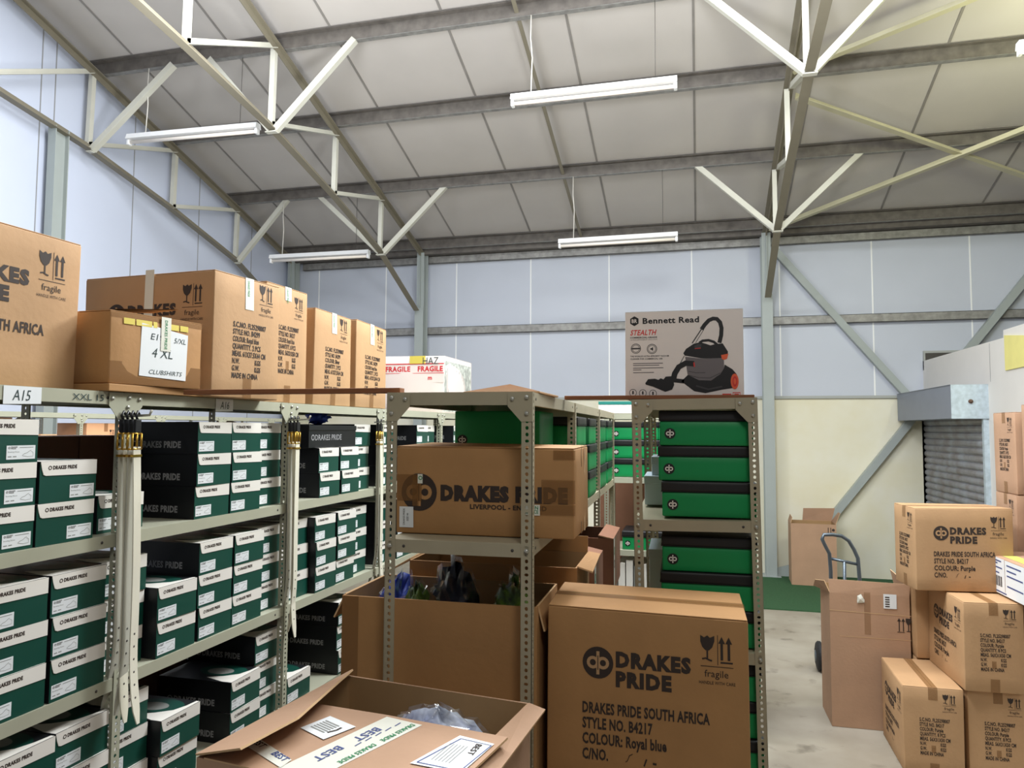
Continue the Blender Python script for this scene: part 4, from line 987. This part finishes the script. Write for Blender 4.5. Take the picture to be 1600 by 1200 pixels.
# pale boxes behind the green cases on the right rack
for x, y, z, w, d, h, lab in ((.02, .42, 1.676, .25, .30, .115, 'pale grey box behind the green cases, lower of two on the top level'), (.05, .44, 1.793, .22, .27, .075, 'pale blue box behind the green cases, upper of two on the top level'), (.03, .42, 1.237, .22, .3, .26, 'pale box behind the green cases on the second level')):
    b = MB(); b.box(0, w, 0, d, 0, h, 'lbox', .003); t = thing('storage_box', lab, 'box', RW(x, y, z+.008), RYAW, 'pale boxes behind the cases'); b.build('box_body', t); b = MB(); b.box(-.002, w+.002, -.002, d+.002, h-.03, h+.002, 'lbox', .002); b.build('lid', t)
# folders low on the rear rack
for k in range(8):
    b = MB(); b.box(0, .045, 0, .26, 0, .27+.02*(k % 3), 'lidw' if k % 3 else 'grey', .002); o = b.build('box_file', None, (-.58+.052*k if k > 4 else -.58+.052*k, 4.99, .802)); tag(o, 'upright white file on the rear rack, %s from left' % ['first', 'second', 'third', 'fourth', 'fifth', 'sixth', 'seventh', 'eighth'][k], 'file', 'files on the rear rack')
for k, (z, h) in enumerate(((.002, .80), (.803, .80))):  # dark backdrop, put in to hide the bright wall behind the rack
    t = thing('carton', 'added brown carton screening the bright wall behind the rear rack, %s of two' % ['lower', 'upper'][k], 'carton', (-.72, 5.45, z), 0, 'added cartons behind the rear rack'); b = MB(); b.gbox(0, .62, 0, .45, 0, h, 'card4', .004, 2); b.build('carton_body', t)
    b = MB(); b.rect(Frame((0, 0, 0), (1, 0, 0), (0, 0, 1)), .28, .33, h-.12, h, 'tape', .0014); b.build('packing_tape', t)
# flat goods on the rear rack top
for z, m, lab in ((RH+.002, 'fragw', 'flat white carton sheet on top of the rear rack'), (RH+.062, 'teal', 'teal board lying on the white sheet atop the rear rack')):
    b = MB(); b.box(0, .85, 0, .36, 0, .058 if m == 'fragw' else .022, m, .002); o = b.build('flat_board', None, (-.66, 4.99, z)); tag(o, lab, 'board')
b = MB(); b.box(0, .24, 0, .3, 0, .006, 'card', .001); b.add([(0, 0, .006), (.24, 0, .006), (.14, .03, .03)], [(0, 1, 2), (2, 1, 0)], 'card'); o = b.build('cardboard_sheet', None, MW(.20, .12, RH+.001)); tag(o, 'loose cardboard sheet lying on top of the middle rack', 'cardboard')

# ------------------------------------------------------------------ vacuum cleaner carton
vt = thing('vacuum_cleaner_carton', 'printed carton with a vacuum cleaner picture standing on the right rack', 'carton', (-.253, 2.66, 2.098), radians(0))
VW, VH, VD = .412, .318, .30
b = MB(); b.gbox(0, VW, 0, VD, 0, VH, 'boxside', .002, 2)
fr = Frame((0, 0, 0), (1, 0, 0), (0, 0, 1)); b.rect(fr, .001, VW-.001, .001, VH-.001, 'boxgrey', .0006)
q = VW/1290.
def vp(x, y): return ((x-120)*q, VH-(y-(135-.0425*(x-113)))*q)
def vpoly(pts, m, e): b.decal(fr, [vp(*p) for p in pts][::-1], m, e)
def vst(pts, w, m, e): b.stroke(fr, [vp(*p) for p in pts], w*q, m, e)
def vtx(s_, x0, x1, y, h, m, bold=0, slant=0):
    u, v = vp(x0, y); f2 = Frame(fr.at(u, v, .0012), (1, 0, .0425*0), (0, 0, 1)); b.text(f2, s_, 0, 0, h*q, m, (x1-x0)*q, bold, 0, slant)
vst([(965, 318), (1000, 265), (1045, 215), (1090, 195), (1130, 197), (1165, 235), (1180, 300), (1175, 380), (1155, 465)], 44, 'vblack', .001)
vst([(968, 310), (862, 475)], 12, 'vdark', .0012); vst([(990, 318), (900, 470)], 6, 'vdark', .0012); vst([(775, 620), (730, 705)], 8, 'vdark', .0012)
vst([(940, 470), (975, 445), (1040, 438), (1095, 455), (1130, 485)], 28, 'vblack', .0014)
vpoly([(765, 590), (795, 540), (880, 480), (950, 462), (1010, 478), (1060, 495), (1110, 480), (1190, 470), (1245, 560), (1240, 615), (1175, 637), (960, 642), (780, 615)], 'vblack', .0012)
vpoly([(885, 505), (930, 480), (965, 485), (955, 525), (890, 530)], 'vdark', .0016); vst([(890, 535), (955, 528)], 8, 'vred', .0018)
vpoly([(785, 628), (960, 645), (1200, 632), (1203, 740), (1160, 810), (1060, 885), (930, 885), (810, 830), (800, 760)], 'vgrey', .0014)
vst([(820, 790), (900, 805), (1000, 800)], 6, 'vdark', .0018); vst([(820, 835), (930, 858), (1050, 860), (1160, 800)], 6, 'vdark', .0018)
vpoly([(1172, 600), (1250, 583), (1235, 640), (1200, 655), (1178, 640)], 'vorange', .0018)
vpoly([(1208, 705), (1290, 755), (1335, 810), (1300, 960), (1170, 985), (1000, 1028), (880, 1010), (740, 905), (812, 832), (930, 887), (1060, 887), (1160, 812), (1203, 742)], 'vblack', .0016)
vst([(900, 950), (1030, 985), (1180, 950)], 18, 'vdark', .002)
u, v = vp(1312, 888); b.disc(fr, u, v, 42*q, 'vorange', .0022, 86*q); b.disc(fr, u+2*q, v, 26*q, 'vred', .0026, 58*q); b.disc(fr, u+2*q, v, 14*q, 'vorange', .003, 34*q)
vst([(880, 705), (790, 700), (715, 745), (670, 820), (652, 900)], 62, 'vblack', .0018); vst([(650, 895), (770, 905)], 46, 'vblack', .0016); vst([(880, 690), (885, 740)], 14, 'vred', .0022)
vpoly([(343, 940), (375, 893), (450, 885), (490, 897), (515, 878), (545, 890), (570, 858), (650, 850), (662, 950), (640, 1000), (565, 1028), (430, 975), (350, 955)], 'vblack', .002)
u, v = vp(225, 234); b.decal(fr, [(u+54*q*cos(pi/6+k*pi/3), v+57*q*sin(pi/6+k*pi/3)) for k in range(6)], 'vblack', .001); f2 = Frame(fr.at(u-31*q, v-20*q, .0018), (1, 0, 0), (0, 0, 1)); b.text(f2, 'BR', 0, 0, 42*q, 'boxgrey', 62*q, .03, 0)
vtx('Bennett Read', 318, 940, 262, 64, 'vblack', .03); vtx('STEALTH', 176, 460, 398, 60, 'vred', .02, .22)
vtx('COMMERCIAL-GRADE', 176, 478, 434, 17, 'vblack', .03); vtx('ULTRA-EFFICIENT VACUUM', 176, 478, 456, 10, 'vdark')
for cx, inner in ((240, 0), (420, 1)):
    u, v = vp(cx, 548); b.ring(fr, u, v, 50*q, 57*q, 'vdark', .001, 24); b.ring(fr, u, v, 38*q, 43*q, 'vdark', .001, 24)
    if inner: b.decal(fr, [(u-18*q, v-8*q), (u-4*q, v-8*q), (u+12*q, v-24*q), (u+12*q, v+24*q), (u-4*q, v+8*q), (u-18*q, v+8*q)], 'vblack', .0012)
    else: b.rect(fr, u-48*q, u+48*q, v-8*q, v+8*q, 'vdark', .0012)
vtx('THE WORLD\'S ULTRA-EFFICIENT VACUUM', 178, 606, 648, 17, 'vdark', .02); vtx('CLEANER FOR COMMERCIAL USE', 178, 536, 678, 17, 'vdark', .02)
for y, x1 in ((720, 540), (742, 500), (772, 545), (793, 300), (824, 440)): vst([(208, y), (x1, y-.0425*(x1-208))], 9, 'vgrey', .001)
for x in (205, 315, 428):
    u, v = vp(x, 1052); b.ring(fr, u, v, 36*q, 42*q, 'vdark', .001, 22); b.rect(fr, u-8*q, u+8*q, v-16*q, v+20*q, 'vblack', .0012)
vst([(1180, 1035), (1275, 1031)], 14, 'vred', .0012)
u, v = vp(1330, 1030); b.stroke(fr, [(u-38*q, v-20*q), (u+38*q, v-20*q), (u+38*q, v+20*q), (u-38*q, v+20*q), (u-38*q, v-20*q)], 9*q, 'vred', .0012); b.rect(fr, u-24*q, u+24*q, v-4*q, v+8*q, 'vred', .0012)
b.build('printed_box', vt)
b = MB(); b.box(0, VW, .148, .152, VH, VH+.0006, 'grey'); b.box(.001, VW-.001, 0.001, .147, VH, VH+.0012, 'boxside'); b.build('top_flap', vt)

# ------------------------------------------------------------------ hand truck
ht = thing('hand_truck', 'steel tube hand truck with curved handle behind the tall worn carton', 'hand truck', (0, 6.5, 0))
b = MB(); R = .015
b.tube([(1.05, .06, .12), (1.045, .0, .84), (1.036, -.01, .98), (1.0, -.03, 1.05), (.978, -.04, 1.10), (.992, -.04, 1.135), (1.06, -.03, 1.138), (1.13, -.02, 1.128), (1.185, -.01, 1.09), (1.225, 0, 1.02), (1.253, .0, .95), (1.262, .0, .78), (1.27, .06, .12)], R, 'tsteel', 10); b.build('frame', ht)
for z in (.93, .55, .25):
    b = MB(); b.tube([(1.042, .0, z+.01), (1.26, .0, z-.03)], .012, 'tsteel', 8); b.build('cross_bar', ht)
b = MB(); b.tube([(1.15, 0, .92), (1.155, .04, .25)], .013, 'tsteel', 8); b.build('centre_bar', ht)
b = MB(); b.tube([(.93, .10, .12), (1.40, .10, .12)], .01, 'tsteel', 8); b.build('axle', ht)
for x in (.93, 1.345):
    b = MB(); pr = [(.0, .07), (.008, .105), (.02, .118), (.04, .118), (.052, .105), (.06, .07)]; n = 28; vs = []; fs = []
    for k in range(n):
        a = 2*pi*k/n; vs += [(x+px, .10+r*cos(a), .12+r*sin(a)) for px, r in pr]
    for k in range(n):
        for i in range(5): fs.append((k*6+i, k*6+i+1, ((k+1) % n)*6+i+1, ((k+1) % n)*6+i))
    fs.append(tuple(k*6 for k in range(n))[::-1]); fs.append(tuple(k*6+5 for k in range(n))); b.add(vs, fs, 'rubber', False); w = b.build('wheel', ht)
    b = MB(); b.tube([(x-.004, .10, .12), (x+.064, .10, .12)], .045, 'tsteel', 14); b.build('hub', w)
b = MB(); b.box(1.03, 1.29, -.20, .06, .006, .014, 'tsteel'); b.build('toe_plate', ht)
